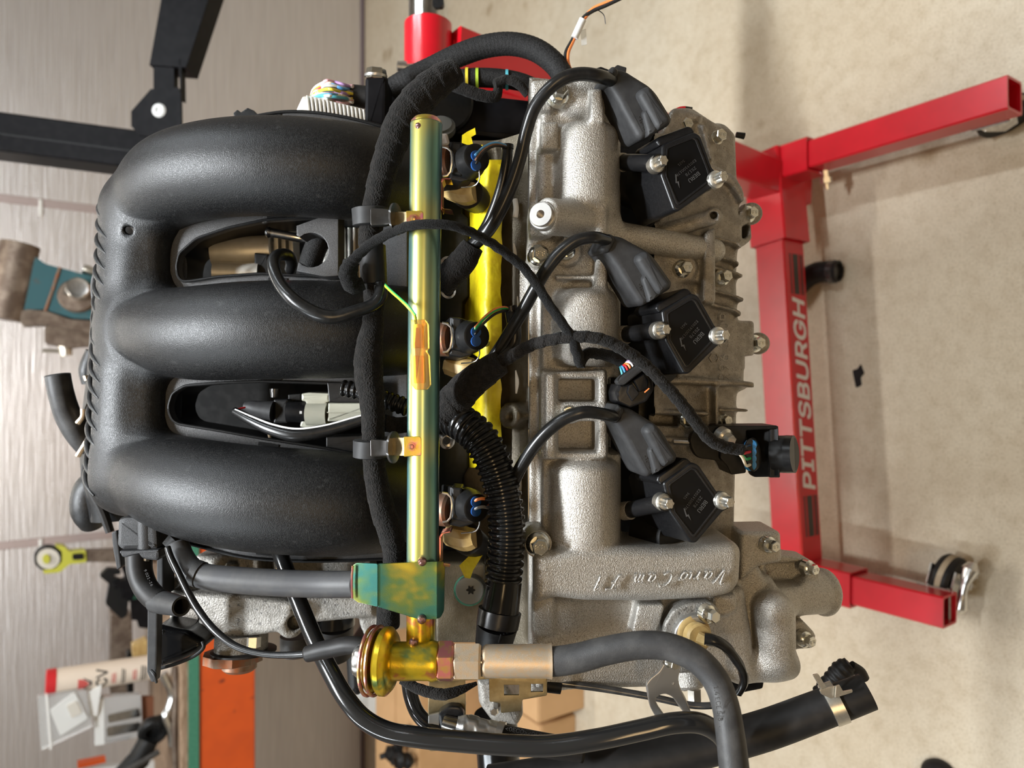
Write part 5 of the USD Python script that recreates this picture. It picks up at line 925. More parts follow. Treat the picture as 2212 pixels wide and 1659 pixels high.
wh.part('branch', tube([(1060, 795, .50), (1100, 772, .492), (1150, 745, .485), (1200, 732, .478), (1250, 727, .474), (1300, 733, .474), (1350, 757, .476), (1395, 790, .478), (1440, 835, .48), (1475, 876, .483), (1505, 915, .487), (1535, 950, .492), (1568, 966, .497), (1604, 972, .50)], [16, 14, 13, 13, 13, 13, 13.5, 13.5, 13.5, 13.5, 13.5, 13.5, 13.5, 12], n=420, sides=16, mod=wrap(.009, .16, 7)), 'wire_loom', smooth=40)
wh.part('branch', tube([(950, 622, .53), (975, 592, .528), (1003, 560, .525), (1022, 530, .522)], [28, 30, 29, 24], n=40, sides=20, mod=wrap(.011, .05, 8)), 'wire_loom', smooth=40)
for v, r_ in ((468, 36), (968, 34)):
    wh.part('clip_band', lathe([(.0085, -.0065), (r_ * .50 / F, -.0065), (r_ * .50 / F + .001, -.006), (r_ * .50 / F + .001, .0055), (r_ * .50 / F, .006), (.0085, .006)], C(800, v, .503), (-.05, 1, .08) if v < 600 else (.02, 1, .05), 36), 'boot_rubber')
    wh.part('clip_tongue', prism(rnd([(800, v - 19), (838, v - 17), (846, v - 10), (846, v + 14), (836, v + 18), (800, v + 19)], 4), .482, .004, .0005, tilt=(.0001, 0)), 'dark_steel')
# fuzzy braided lead
bl = Thing('braided_lead', 'fuzzy black braided lead arching over the fuel rail to the cam sensor plug', 'cable')
bl.part('lead', tube([(748, 598, .485), (752, 575, .48), (765, 560, .478), (785, 540, .475), (815, 518, .47), (850, 500, .462), (895, 486, .452), (940, 484, .449), (985, 490, .452), (1040, 513, .462), (1090, 545, .472), (1130, 578, .478), (1162, 618, .479), (1185, 655, .477), (1212, 695, .474), (1235, 728, .474), (1246, 760, .478), (1254, 788, .484)], [13, 13, 12, 11, 11, 10.5, 10.5, 10.5, 10.5, 10.5, 10.5, 10.5, 10.5, 10.5, 10.5, 10.5, 12, 11], n=170, sides=14, mod=lambda s, a: 1 + .10 * np.sin(s * 2600 + 5 * a) * np.sin(s * 1900 - 4 * a)), 'fuzzy_loom', smooth=50)
bl.part('lead', tube([(1253, 792, .485), (1258, 775, .486), (1268, 764, .487), (1290, 764, .489), (1320, 770, .492), (1345, 782, .497)], [11, 11.5, 12, 12, 13, 14], n=40, sides=14, mod=lambda s, a: 1 + .1 * np.sin(s * 2600 + 5 * a) * np.sin(s * 1900 - 4 * a)), 'fuzzy_loom', smooth=50)
bl.part('sleeve_end', tube([(760, 565, .484), (752, 590, .486), (762, 618, .49), (785, 612, .492)], [17, 20, 18, 14], n=26, sides=16, mod=lambda s, a: 1 + .08 * np.sin(s * 2600 + 5 * a) * np.sin(s * 1900 - 4 * a)), 'fuzzy_loom', smooth=50)
# bent black loop cable over the middle runner
lc_ = Thing('loop_cable', 'glossy black sheathed cable looped into the upper manifold opening', 'cable')
lc_.part('sheath', tube([(822, 612, .498), (822, 640, .495), (806, 658, .493), (770, 672, .490), (730, 684, .488), (700, 683, .487), (665, 668, .487), (632, 645, .489), (606, 615, .494), (592, 582, .50), (592, 560, .506), (606, 550, .515), (622, 552, .522), (630, 566, .53), (627, 582, .54)], [15, 15, 14, 14, 15, 16, 15, 15, 14, 14, 13, 13, 13, 13, 12], n=120, sides=20), 'cable_sheath', smooth=True)
lc_.part('wire', tube([(627, 580, .538), (620, 588, .545)], 2, sides=6), 'wire_red')
sc_ = Thing('striped_cable', 'black cable with a pale stripe inside the lower manifold opening', 'cable')
sc_.part('sheath', tube([(506, 888, .548), (540, 907, .541), (580, 925, .535), (620, 937, .531), (640, 940, .53), (700, 930, .53), (750, 917, .53), (795, 902, .53)], [9, 11, 13, 14.5, 15, 14, 12, 12], n=70, sides=18), 'cable_sheath', smooth=True)
sc_.part('stripe', tube([(508, 884, .543), (545, 900, .535), (590, 917, .5285), (640, 926, .5245), (700, 919, .5245), (760, 903, .525), (795, 893, .526)], [1.5, 2, 2.2, 2.2, 2, 2, 2], n=60, sides=8), 'wire_white')
sc_.part('wire', tube([(512, 884, .552), (530, 880, .556)], 2, sides=6), 'wire_red')
# ignition and injector cables
def cable(name, lab, pts, r, mat='cable_sheath', thing=None):
    t_ = thing or Thing(name, lab, 'cable'); t_.part('sheath', tube(pts, r, n=90, sides=18), mat, smooth=True); return t_
k = cable('coil_cable', 'black coil cable arching over the top end of the silver cover', [(1330, 180, .500), (1314, 171, .492), (1290, 164, .484), (1255, 160, .481), (1220, 168, .480), (1185, 193, .482), (1155, 232, .488), (1138, 280, .494), (1124, 340, .499), (1104, 402, .503), (1085, 445, .506), (1056, 495, .512), (1022, 530, .522), (1005, 552, .528)], [14, 14, 14.5, 14.5, 14.5, 14, 14, 14, 14, 14.5, 15, 15, 15, 15])
k = cable('coil_cable', 'black coil cable crossing the cover just below the round plug', [(1324, 525, .500), (1306, 518, .491), (1282, 513, .483), (1250, 518, .482), (1215, 541, .483), (1183, 578, .486), (1155, 625, .492), (1130, 670, .498), (1112, 700, .503), (1085, 745, .508), (1060, 780, .512)], [13, 13, 13.5, 14, 14, 14, 14, 14, 14, 14, 13])
k = cable('coil_cable', 'black coil cable crossing the twin pocket frame of the cover', [(1342, 903, .500), (1325, 899, .491), (1300, 894, .484), (1262, 890, .480), (1225, 901, .481), (1190, 925, .484), (1155, 962, .489), (1130, 1000, .495), (1112, 1035, .50), (1098, 1070, .51)], [13, 13, 13.5, 14, 14, 14, 14, 14, 14, 14])
k = cable('injector_cable', 'black injector cable sleeve with brown and blue wires, near the top of the tape', [(1097, 316, .509), (1095, 345, .509), (1088, 385, .511), (1077, 425, .514), (1064, 460, .518), (1050, 490, .522), (1030, 520, .526)], [11.5, 11.5, 12, 12, 12, 12, 12])
k.part('sleeve_mouth', tube([(1097, 322, .508), (1097, 313, .508)], 12.6, n=4, sides=18, hollow=.004), 'cable_sheath')
for n_, (c_, o) in enumerate((('blue', 0), ('brown', 6), ('black', 10))): k.part('wire', tube([(1026 + n_, 336 + o * 1.8, .50), (1045, 318 + o, .497), (1068, 309 + o * .6, .498), (1090, 314 + o * .3, .503), (1097, 320, .508)], 3.2, n=30, sides=8), 'wire_' + c_)
k = cable('injector_cable', 'flattened black injector cable sleeve bent sharply beside the middle injector', [(1104, 668, .508), (1108, 690, .507), (1112, 715, .507), (1112, 735, .507), (1104, 752, .508), (1085, 766, .509), (1066, 778, .511)], [14, 14.5, 14, 13, 12, 11, 10])
k.part('sleeve_mouth', tube([(1105, 672, .506), (1103, 662, .506)], 14.5, n=4, sides=18, hollow=.004), 'cable_sheath')
for n_, (c_, o) in enumerate((('orange', 0), ('green', 3), ('black', 14))): k.part('wire', tube([(1026, 708 + o, .50), (1046, 686 + o * .8, .496), (1070, 668 + o * .7, .496), (1090, 664 + o * .5, .50), (1104, 670, .506)], 3.0, n=30, sides=8), 'wire_' + c_)
k = Thing('injector_wire', 'bare orange and brown injector wires running into the conduit', 'wire')
for n_, (c_, o) in enumerate((('orange', -8), ('grey', 10))): k.part('wire', tube([(1024, 1090 + o, .502), (1040, 1085 + o, .50), (1062, 1088 + o, .506), (1080, 1090 + o, .515)], 3.4, n=20, sides=8), 'wire_' + c_)
# corrugated conduit
cd = Thing('corrugated_conduit', 'glossy black corrugated conduit curving down to a ribbed connector', 'conduit')
cd.part('conduit', tube([(975, 902, .515), (1000, 915, .508), (1035, 945, .502), (1062, 990, .499), (1080, 1040, .498), (1090, 1090, .497), (1095, 1150, .496), (1092, 1210, .496), (1086, 1262, .497)], [36, 37, 38, 38, 38, 38, 38, 38, 38], n=460, sides=26, mod=ribbed(.00515, .075)), 'conduit', smooth=60)
cd.part('conduit', tube([(740, 838, .53), (800, 850, .528), (845, 868, .526), (880, 880, .525)], [17, 19, 19, 19], n=150, sides=18, mod=ribbed(.0045, .08)), 'conduit', smooth=60)
cd.part('sleeve_boot', tube([(1090, 1255, .496), (1085, 1290, .494), (1080, 1322, .492)], [38, 39, 41], n=16, sides=32), 'glossy_black')
cd.part('connector_collar', tube([(1080, 1318, .492), (1074, 1352, .491)], [47, 46], n=6, sides=32), 'coil_plastic')
cd.part('connector_skirt', tube([(1074, 1350, .492), (1066, 1392, .494)], [45, 40], n=6, sides=32), 'black_plastic')
for q in range(5): cd.part('grip_rib', tube([(1083 + 7 * q, 1370 - 2 * q, .478 + .002 * q), (1078 + 7 * q, 1388 - 2 * q, .479 + .002 * q)], 2.4, n=4, sides=6), 'coil_plastic')
cd.part('collar_latch', prism(rnd([(1036, 1318), (1052, 1322), (1044, 1362), (1030, 1352)], 3), .486, .006, .001), 'coil_plastic')
# cam sensor plug
cs = Thing('cam_sensor_plug', 'black square sensor plug with coloured wires beside the pocket frame', 'connector')
cs.part('housing', prism(rnd([(1338, 828), (1352, 832), (1398, 795), (1412, 812), (1414, 842), (1398, 868), (1362, 882), (1334, 868), (1330, 848)], 5), .492, .03, .002, dir=(-.2, 0, -1)), 'coil_plastic')
cs.part('collar', prism(rnd([(1330, 824), (1340, 812), (1378, 786), (1392, 790), (1390, 800), (1350, 832), (1336, 832)], 5), .486, .01, .0015, holes=(rnd([(1338, 822), (1344, 814), (1376, 791), (1383, 794), (1346, 826)], 3),)), 'boot_rubber')
cs.part('latch', prism(rnd([(1368, 822), (1392, 806), (1402, 822), (1400, 838), (1382, 848)], 4), .487, .006, .001), 'glossy_black')
cs.part('latch_rib', prism(rnd([(1358, 832), (1366, 828), (1382, 850), (1366, 868), (1354, 848)], 3), .4885, .004, .0008), 'coil_plastic')
cs.part('orange_mark', prism([(1392, 846), (1402, 838), (1403, 840), (1393, 849)], .4865, .001, 0), 'wire_orange')
for n_, c_ in enumerate(('cyan', 'blue', 'red', 'orange', 'white', 'violet')):
    cs.part('wire', tube([(1340 + 2 * n_, 792 - 2 * n_, .495), (1342 + 5 * n_, 800 - 4 * n_, .488), (1345 + 6 * n_, 812 - 4.5 * n_, .488), (1344 + 6 * n_, 822 - 5 * n_, .495)], 2.6, n=16, sides=8), 'wire_' + c_)
# amber connector on the rail
am = Thing('amber_connector', 'translucent amber plastic connector lying along the fuel rail', 'connector')
am.part('housing', prism(rnd([(887, 690), (918, 690), (924, 700), (925, 752), (920, 758), (926, 768), (929, 832), (921, 842), (896, 842), (888, 830), (886, 768), (889, 760), (887, 750)], 2), .4465, .007, .0012, steps=2), 'amber_plastic', smooth=30)
am.part('front_face', prism(rnd([(893, 700), (912, 700), (914, 752), (893, 752)], 3), .4458, .001, .0003), 'amber_plastic'); am.part('front_face', prism(rnd([(893, 768), (915, 768), (916, 828), (894, 828)], 3), .4458, .001, .0003), 'amber_plastic')
am.part('terminal', prism(rnd([(899, 708), (907, 708), (909, 745), (900, 820), (896, 745)], 2), .450, .0015, .0003), 'sleeve_metal')
am.part('wire', tube([(830, 615, .497), (848, 632, .478), (866, 648, .462), (882, 664, .452), (895, 680, .4485), (899, 700, .4485)], 3.4, n=50, sides=10), 'wire_lime')
am.part('wire_stripe', tube([(831, 613, .4955), (849, 630, .4765), (867, 646, .4605), (884, 662, .4505), (898, 680, .447)], 1.7, n=50, sides=8), 'wire_green')
# position sensor bracket, right of the head
ps = Thing('sensor_bracket', 'black sensor bracket with oval blue sealed connector near the red beam', 'sensor')
ps.part('mount_arm', prism(rnd([(1492, 935), (1520, 922), (1560, 920), (1562, 1000), (1540, 993), (1505, 990), (1490, 960)], 14), .535, .006, .001), 'black_plastic')
ps.part('bracket_box', prism(rnd([(1556, 920), (1680, 919), (1681, 927), (1612, 930), (1612, 1022), (1580, 1026), (1572, 1008), (1556, 990)], 4), .530, .03, .001), 'black_plastic')
ps.part('connector_frame', prism(rnd([(1612, 926), (1682, 924), (1685, 1030), (1630, 1031), (1622, 1024)], 4), .540, .006, .001, tilt=(-.0003, 0)), 'black_plastic')
ps.part('frame_face', prism(rnd([(1664, 922), (1682, 920), (1686, 1032), (1663, 1032)], 3), .532, .004, .001), 'boot_rubber')
ps.part('plug_shell', tube([(1672, 981, .540), (1712, 981, .532), (1717, 981, .531)], [40, 39, 35], n=10, sides=32), 'black_plastic')
ps.part('plug_ring', tube([(1700, 981, .533), (1716, 981, .530)], [41, 40.5], n=4, sides=32), 'coil_plastic')
ov = circ(1624, 983, 15, 28, 36, rot=-.12); oi = circ(1622, 983, 10, 28, 31, rot=-.12)
ps.part('seal_ring', prism(ov, .524, .012, .0012, holes=(oi,), dir=(.5, 0, -1)), 'boot_rubber')
for q in range(4): ps.part('wire_seal', lathe([(.0045, -.004), (.0045, .001), (.0025, .0014)], C(1621, 962 + 14 * q, .526), (-.5, 0, 1), 16), 'blue_seal')
for n_, (c_, v1) in enumerate((('black', 962), ('red', 976), ('green', 990), ('cream', 1004))): ps.part('wire', tube([(1596, 970 + 3 * n_, .505), (1604, 974 + 5 * n_, .508), (1612, v1 + 2, .517), (1620, v1, .524)], 3.2, n=16, sides=8), 'wire_' + c_)
ps.part('bolt', bolt(1568, 946, .527, 20, axis=(0.5, -0.4, 1), mark=False), 'dull_bolt', smooth=25)
ps.part('spacer_rod', tube([(1455, 955, .542), (1500, 958, .54)], 6, n=4, sides=10), 'bright_steel')
# ================================================================ inside the manifold openings
al = Thing('alternator', 'bright cast alternator seen through the upper manifold opening', 'alternator')
al.part('body', prism(rnd([(455, 530), (520, 515), (600, 520), (600, 590), (470, 596), (455, 580)], 8), .645, .05, .004), 'bright_cast')
al.part('drum', tube([(463, 545, .632), (530, 545, .634), (585, 543, .638)], [34, 36, 34], n=12, sides=28), 'bright_cast'); al.part('drum', tube([(463, 590, .615), (560, 592, .62)], [24, 24], n=8, sides=28), 'bright_cast')
for k_ in range(4): al.part('cooling_slot', prism([(574 + 16 * k_, 488), (584 + 16 * k_, 488), (586 + 16 * k_, 560), (576 + 16 * k_, 560)], .642, .02, .001), 'bright_cast')
al.part('outlet_pipe', tube([(577, 501, .60), (600, 505, .60), (645, 514, .602), (670, 518, .605)], [11, 9.5, 9.5, 9.5], n=16, sides=18), 'bright_steel'); al.part('pipe_bead', lathe([(.0038, -.002), (.0048, 0), (.0038, .002)], C(581, 502, .599), (1, -.2, 0), 20), 'bright_steel')
al.part('black_connector', prism(rnd([(548, 545), (580, 548), (582, 596), (548, 596)], 3), .615, .03, .002), 'black_plastic')
for k_ in range(12): al.part('rear_fin', prism([(738 + 11.5 * k_, 490), (745 + 11.5 * k_, 490), (747 + 11.5 * k_, 625), (740 + 11.5 * k_, 625)], .625, .02, .002), 'bright_cast')
al.part('rear_cover', prism(rnd([(690, 488), (880, 488), (880, 660), (700, 640)], 4), .632, .05, .003), 'pale_aluminium')
bh = Thing('oil_hose', 'braided black hose behind the round cut-out of the manifold bracket', 'hose'); bh.part('hose_body', tube([(705, 490, .60), (680, 540, .598), (662, 600, .60), (650, 650, .61)], [24, 24, 24, 24], n=40, sides=20), 'braid')
sw = Thing('vacuum_valve', 'ivory and black vacuum valve inside the lower manifold opening', 'valve')
sw.part('ivory_body', prism(rnd([(650, 850), (668, 847), (712, 849), (712, 868), (704, 870), (704, 922), (662, 925), (646, 922), (652, 900), (660, 895), (660, 868), (650, 866)], 4), .575, .03, .002), 'ivory_plastic')
sw.part('ivory_port', prism(rnd([(708, 870), (806, 870), (806, 910), (706, 911)], 3), .570, .03, .002), 'ivory_plastic'); sw.part('ivory_ridge', prism([(706, 890), (806, 889), (806, 891), (706, 892)], .569, .002, 0), 'ivory_plastic'); sw.part('ivory_barrel', tube([(664, 895, .578), (708, 895, .578)], [25, 25], n=5, sides=28), 'ivory_plastic')
sw.part('black_cap', tube([(622, 890, .580), (640, 890, .580), (664, 892, .580)], [22, 22.5, 22.5], n=8, sides=28), 'coil_plastic'); sw.part('cap_mark', prism([(647, 888), (652, 888), (652, 894), (647, 894)], .5715, .001, 0), 'print_white')
sw.part('plug_body', prism(rnd([(590, 862), (622, 862), (622, 915), (590, 915)], 4), .59, .03, .002), 'black_plastic'); sw.part('plug_nose', tube([(528, 877, .592), (545, 880, .592), (562, 884, .592), (590, 888, .592)], [9, 15, 18, 22], n=12, sides=20), 'boot_rubber'); sw.part('black_lever', prism(rnd([(622, 852), (650, 850), (650, 866), (622, 868)], 2), .60, .02, .001), 'black_plastic')
sw.part('stud', tube([(594, 840, .61), (594, 858, .61)], [11, 9], n=6, sides=16), 'dark_steel'); sw.part('brass_pin', tube([(581, 936, .60), (583, 948, .60)], 3.5, n=4, sides=8), 'sleeve_metal')
# second manifold bank and its clamps beyond the plenum
om = Thing('far_manifold', 'black far-side intake manifold edge with thin clamp rings at the left', 'intake manifold')
om.part('far_plenum', tube([(300, 470, .72), (262, 620, .72), (248, 800, .72), (244, 980, .72), (250, 1120, .72)], [50, 50, 52, 62, 48], n=40, sides=30), 'black_plastic')
for pts, mt in (([(232, 545), (212, 575), (201, 610), (203, 650), (216, 690)], 'flange_plastic'), ([(210, 838), (192, 870), (183, 905), (186, 945), (205, 985)], 'flange_plastic'), ([(200, 980), (184, 1000), (180, 1030), (190, 1050), (225, 1080)], 'boot_rubber')):
    om.part('clamp_ring', tube([(a, b_, .68) for a, b_ in pts], 4.5, n=30, sides=10), mt)
om.part('gasket_lip', prism(rnd([(230, 560), (216, 580), (208, 612), (210, 645), (222, 680), (240, 640), (240, 580)], 6), .70, .01, .001), 'off_white'); om.part('gasket_lip', prism(rnd([(212, 850), (200, 876), (192, 905), (196, 945), (210, 970), (225, 910)], 6), .70, .01, .001), 'off_white')
om.part('far_runner', tube([(225, 1030, .72), (195, 1060, .72), (190, 1100, .72), (200, 1130, .73)], [30, 34, 34, 26], n=20, sides=24), 'manifold_plastic'); om.part('far_runner', tube([(205, 760, .72), (192, 800, .72), (192, 830, .72)], [18, 20, 14], n=12, sides=18), 'manifold_plastic')
om.part('drain_strap', tube([(195, 1055, .69), (222, 1105, .69), (238, 1150, .69)], [9, 10, 9], n=20, sides=10), 'black_rubber')
for pts in ([(168, 914), (178, 900), (180, 884)], [(168, 985), (178, 968), (190, 950)], [(185, 812), (188, 822)]): om.part('clamp_screw', tube([(a, b_, .66) for a, b_ in pts], [6, 5, 6][:len(pts)], n=8, sides=8), 'sleeve_metal', smooth=20)
gh = Thing('breather_hose', 'short curved grey rubber hose at the far left of the engine', 'hose')
gh.part('hose_body', tube([(124, 810, .66), (132, 850, .66), (146, 895, .665), (168, 935, .67), (190, 965, .68)], [25, 25, 26, 26, 24], n=36, sides=24), 'hose_rubber', smooth=True)
# ================================================================ lower left: nozzle, hoses, coolant housing
nz = Thing('throttle_nozzle', 'black plastic nozzle block bolted to the lower corner of the intake manifold', 'nozzle')
nz.part('block', prism(rnd([(252, 1122), (268, 1116), (318, 1116), (338, 1130), (341, 1188), (262, 1190), (250, 1180)], 6), .555, .05, .004), 'nozzle_plastic')
nz.part('half_round', tube([(318, 1118, .562), (320, 1190, .562)], [22, 22], n=6, sides=24), 'nozzle_plastic'); nz.part('foot_flange', prism(rnd([(256, 1190), (343, 1187), (344, 1205), (338, 1212), (262, 1204)], 3), .552, .05, .002), 'nozzle_plastic')
nz.part('bolt', lathe([(.0035, -.004), (.0035, 0), (.0028, .0005)], C(312, 1212, .555), (0, -1, .3), 6), 'dull_bolt'); nz.part('side_tab', prism(rnd([(240, 1150), (252, 1146), (262, 1225), (252, 1232), (244, 1190)], 4), .57, .02, .001), 'boot_rubber')
eh = Thing('elbow_hose', 'black rubber elbow hose with open end at the lower left of the engine', 'hose')
eh.part('hose_body', tube([(300, 1200, .56), (302, 1235, .556), (314, 1268, .552), (335, 1292, .546), (350, 1300, .542)], [27, 26, 25, 25, 25], n=44, sides=26), 'black_rubber', smooth=True)
eh.part('hose_end', tube([(338, 1298, .545), (360, 1303, .538), (392, 1310, .523)], [25, 24, 21], n=16, sides=28, hollow=.02), 'boot_rubber', smooth=40)
eh.part('lettering', text('9 021-16', 321, 1248, .536, 6, -66, .0001), 'print_grey', smooth=False)
gr = Thing('grey_hose', 'long grey rubber hose running under the manifold to the gold bracket', 'hose')
gr.part('hose_body', tube([(383, 1180, .545), (392, 1205, .54), (410, 1230, .535), (440, 1244, .531), (500, 1252, .527), (600, 1259, .521), (690, 1262, .515), (775, 1262, .505)], [25, 26, 27, 27, 28, 28.5, 28.5, 28.5], n=80, sides=26), 'grey_hose', smooth=True)
gr.part('hose_band', tube([(421, 1237, .532), (434, 1242, .531)], [28.3, 28.4], n=4, sides=26), 'hose_rubber'); gr.part('hose_collar', tube([(367, 1188, .545), (384, 1172, .548)], [22, 25], n=6, sides=22), 'black_plastic')
vt = Thing('vacuum_tube', 'thin black vacuum tube sweeping from the manifold to the fuel damper', 'tube')
vt.part('thin_tube', tube([(362, 1182, .53), (368, 1200, .527), (383, 1232, .522), (404, 1275, .515), (430, 1320, .508), (462, 1360, .50), (510, 1396, .493), (570, 1413, .487), (630, 1415, .482), (675, 1412, .478)], [6.5, 6.5, 7, 7.5, 8, 8, 7.5, 7, 7.5, 8], n=110, sides=14), 'cable_sheath', smooth=True)
vt.part('rubber_sleeve', tube([(664, 1413, .478), (690, 1406, .475), (720, 1400, .472), (755, 1394, .468), (790, 1399, .465), (806, 1414, .464)], [17, 19, 19, 19, 19, 18], n=44, sides=22), 'black_rubber', smooth=True)
ch = Thing('coolant_housing', 'pale speckled cast coolant pump housing under the manifold', 'pump housing')
q = Field((-0.34, -0.26, -0.70), (-0.11, -0.125, -0.55), 0.0019)
q.poly(rnd([(352, 1292), (372, 1284), (520, 1284), (600, 1292), (640, 1296), (636, 1350), (585, 1368), (520, 1380), (440, 1382), (380, 1368), (356, 1350)], 10), .585, .65, .004, .005, slope=(-.1, 0))
q.poly(rnd([(350, 1262), (375, 1244), (480, 1250), (480, 1300), (350, 1300)], 8), .60, .66, .005, .004); q.poly(rnd([(420, 1200), (560, 1196), (560, 1300), (420, 1300)], 6), .625, .67, .004, .003)
q.cyl(C(500, 1215, .62), C(500, 1255, .62), 14 * .6 / F, .003, .001); q.cyl(C(465, 1205, .63), C(465, 1300, .62), 16 * .6 / F, .004, .002); q.cyl(C(520, 1255, .60), C(520, 1296, .60), 10 * .6 / F, .003, .001)
q.cyl(C(403, 1337, .575), C(403, 1337, .60), 26 * .585 / F, .002, .001, sub=True)
q.poly(rnd([(560, 1290), (700, 1286), (810, 1286), (810, 1335), (700, 1345), (640, 1352), (560, 1360)], 6), .595, .65, .006, .005); q.cyl(C(628, 1350, .585), C(628, 1350, .62), 27 * .59 / F, .004, .003); q.cyl(C(636, 1345, .57), C(636, 1345, .60), 15 * .59 / F, .002, .001, sub=True)
q.poly(rnd([(775, 1300), (830, 1300), (832, 1380), (790, 1384), (775, 1350)], 5), .60, .65, .003, .003)
ch.part('casting', q.mesh(), 'pale_aluminium', smooth=True)
ch.part('recess_floor', prism(circ(403, 1337, 24, 28), .5935, .004, 0), 'aged_aluminium'); ch.part('outlet_neck', lathe([(.0215, -.004), (.0215, .011), (.019, .0115)], C(522, 1376, .60), (0, -1, .1), 36), 'pale_aluminium')
ch.part('seal_ring', lathe([(.020, .010), (.0265, .011), (.0265, .0125), (.02, .013)], C(528, 1374, .60), (0, -1, .1), 36), 'black_rubber'); ch.part('flange_plate', lathe([(.022, .0125), (.0245, .013), (.0245, .020), (.022, .021)], C(506, 1374, .60), (0, -1, .1), 10), 'rust_part', smooth=20)
ch.part('flange_bolt', lathe([(.014, .02), (.014, .026), (.011, .0285)], C(520, 1374, .60), (0, -1, .1), 24), 'rust_part'); ch.part('small_bolt', lathe([(.0042, 0), (.0042, .004), (.0034, .0045)], C(424, 1380, .60), (0, -1, .2), 6), 'dull_bolt'); ch.part('small_bolt', lathe([(.006, 0), (.006, .008), (.005, .009)], C(548, 1376, .585), (0, -1, .2), 6), 'dull_bolt')
ch.part('rear_plate', prism(rnd([(560, 1200), (800, 1196), (800, 1290), (560, 1296)], 6), .66, .03, .002), 'pale_aluminium'); ch.part('spacer', tube([(598, 1205, .64), (600, 1235, .64)], [13, 13], n=4, sides=18), 'bright_steel')
bp = Thing('belt_pulley', 'black drum pulley below the pale pump housing', 'pulley')
bp.part('drum', tube([(722, 1322, .63), (722, 1350, .63)], [44, 44], n=4, sides=34), 'glossy_black'); bp.part('drum_skirt', tube([(722, 1345, .63), (720, 1410, .64)], [42, 40], n=6, sides=34), 'black_rubber'); bp.part('rear_motor', prism(rnd([(742, 1400), (790, 1390), (796, 1470), (774, 1510), (748, 1500)], 10), .66, .06, .008, steps=3), 'black_plastic', smooth=50); bp.part('hub', tube([(640, 1372, .65), (640, 1412, .65)], [34, 34], n=4, sides=26), 'hose_rubber')
st = Thing('heat_shield', 'black plastic strip and trumpet shaped guard at the lower left corner', 'guard')
st.part('strip', prism(rnd([(318, 1280), (341, 1278), (338, 1440), (334, 1474), (326, 1474), (317, 1452)], 3), .545, .008, .001), 'boot_rubber'); st.part('strip_curl', tube([(326, 1448, .543), (334, 1458, .541), (338, 1474, .544)], [3, 4, 3], n=12, sides=8), 'boot_rubber')
st.part('trumpet', prism(rnd([(336, 1352), (362, 1358), (405, 1366), (436, 1384), (441, 1397), (424, 1413), (382, 1433), (336, 1446)], 8), .565, .04, .006, steps=4), 'glossy_black', smooth=50); st.part('trumpet_rim', tube([(438, 1386, .564), (440, 1398, .562), (424, 1414, .561), (382, 1433, .56), (337, 1446, .559)], 4, n=40, sides=10), 'black_plastic'); st.part('rear_plate', prism(rnd([(338, 1190), (352, 1190), (352, 1290), (338, 1290)], 2), .58, .02, .001), 'boot_rubber')
# bent black pipe across the bottom
pp = Thing('coolant_pipe', 'long shiny black bent metal pipe crossing the bottom of the engine', 'pipe')
pp.part('pipe', tube([(603, 1190, .565), (611, 1212, .56), (643, 1294, .545), (684, 1391, .528), (712, 1448, .515), (745, 1505, .503), (785, 1552, .495), (835, 1580, .49), (900, 1592, .485), (1000, 1602, .478), (1110, 1610, .47), (1190, 1611, .465), (1290, 1597, .46), (1385, 1577, .458), (1455, 1562, .457), (1510, 1562, .458), (1548, 1582, .462), (1570, 1612, .468)], [17, 17, 18, 19, 19.5, 20, 20.5, 21, 21.5, 22, 22, 22, 22, 22, 22, 22, 21, 20], n=170, sides=26), 'black_pipe', smooth=True)
bh2 = Thing('radiator_hose', 'fat black rubber hose with spring clamp and open end at the lower right', 'hose')
bh2.part('hose_body', tube([(1060, 1700, .52), (1180, 1682, .515), (1300, 1660, .51), (1420, 1636, .505), (1540, 1608, .50), (1650, 1578, .495), (1760, 1538, .49), (1875, 1494, .485)], [44, 44, 44, 43, 42, 41, 40, 38], n=100, sides=30, hollow=.02), 'black_rubber', smooth=40)
hc = C(1802, 1520, .488); hax = nrm(C(1875, 1494, .485) - C(1760, 1538, .49)); r_ = 40.5 * .488 / F
bh2.part('clamp_band', lathe([(r_, -.0045), (r_ + .0011, -.0043), (r_ + .0011, .0043), (r_, .0045)], hc, hax, 40), 'dull_bolt')
up_ = nrm(np.cross(hax, [0, 0, 1])); up_ = up_ if up_[1] > 0 else -up_
bh2.part('clamp_tab', cat(prism(rnd([(1756, 1458), (1768, 1456), (1786, 1486), (1774, 1490)], 3), .4745, .0012, .0003)), 'dull_bolt'); bh2.part('clamp_tab', prism(rnd([(1806, 1482), (1814, 1480), (1822, 1494), (1842, 1490), (1842, 1496), (1804, 1508)], 2), .4720, .0012, .0003), 'dull_bolt'); bh2.part('clamp_bridge', prism(rnd([(1770, 1490), (1806, 1482), (1816, 1500), (1796, 1510), (1774, 1500)], 4), .4738, .0012, .0003), 'dull_bolt')
rb = Thing('rubber_boot', 'small corrugated black rubber plug poking up behind the clamped hose', 'rubber boot')
rb.part('boot', tube([(1770, 1500, .56), (1800, 1468, .556), (1822, 1446, .553), (1836, 1434, .552)], [17, 20, 22, 16], n=60, sides=20, mod=ribbed(.005, .05)), 'black_rubber', smooth=50); rb.part('tail', tube([(1838, 1440, .553), (1858, 1452, .553), (1868, 1466, .554)], [13, 12, 10], n=12, sides=14), 'black_rubber')
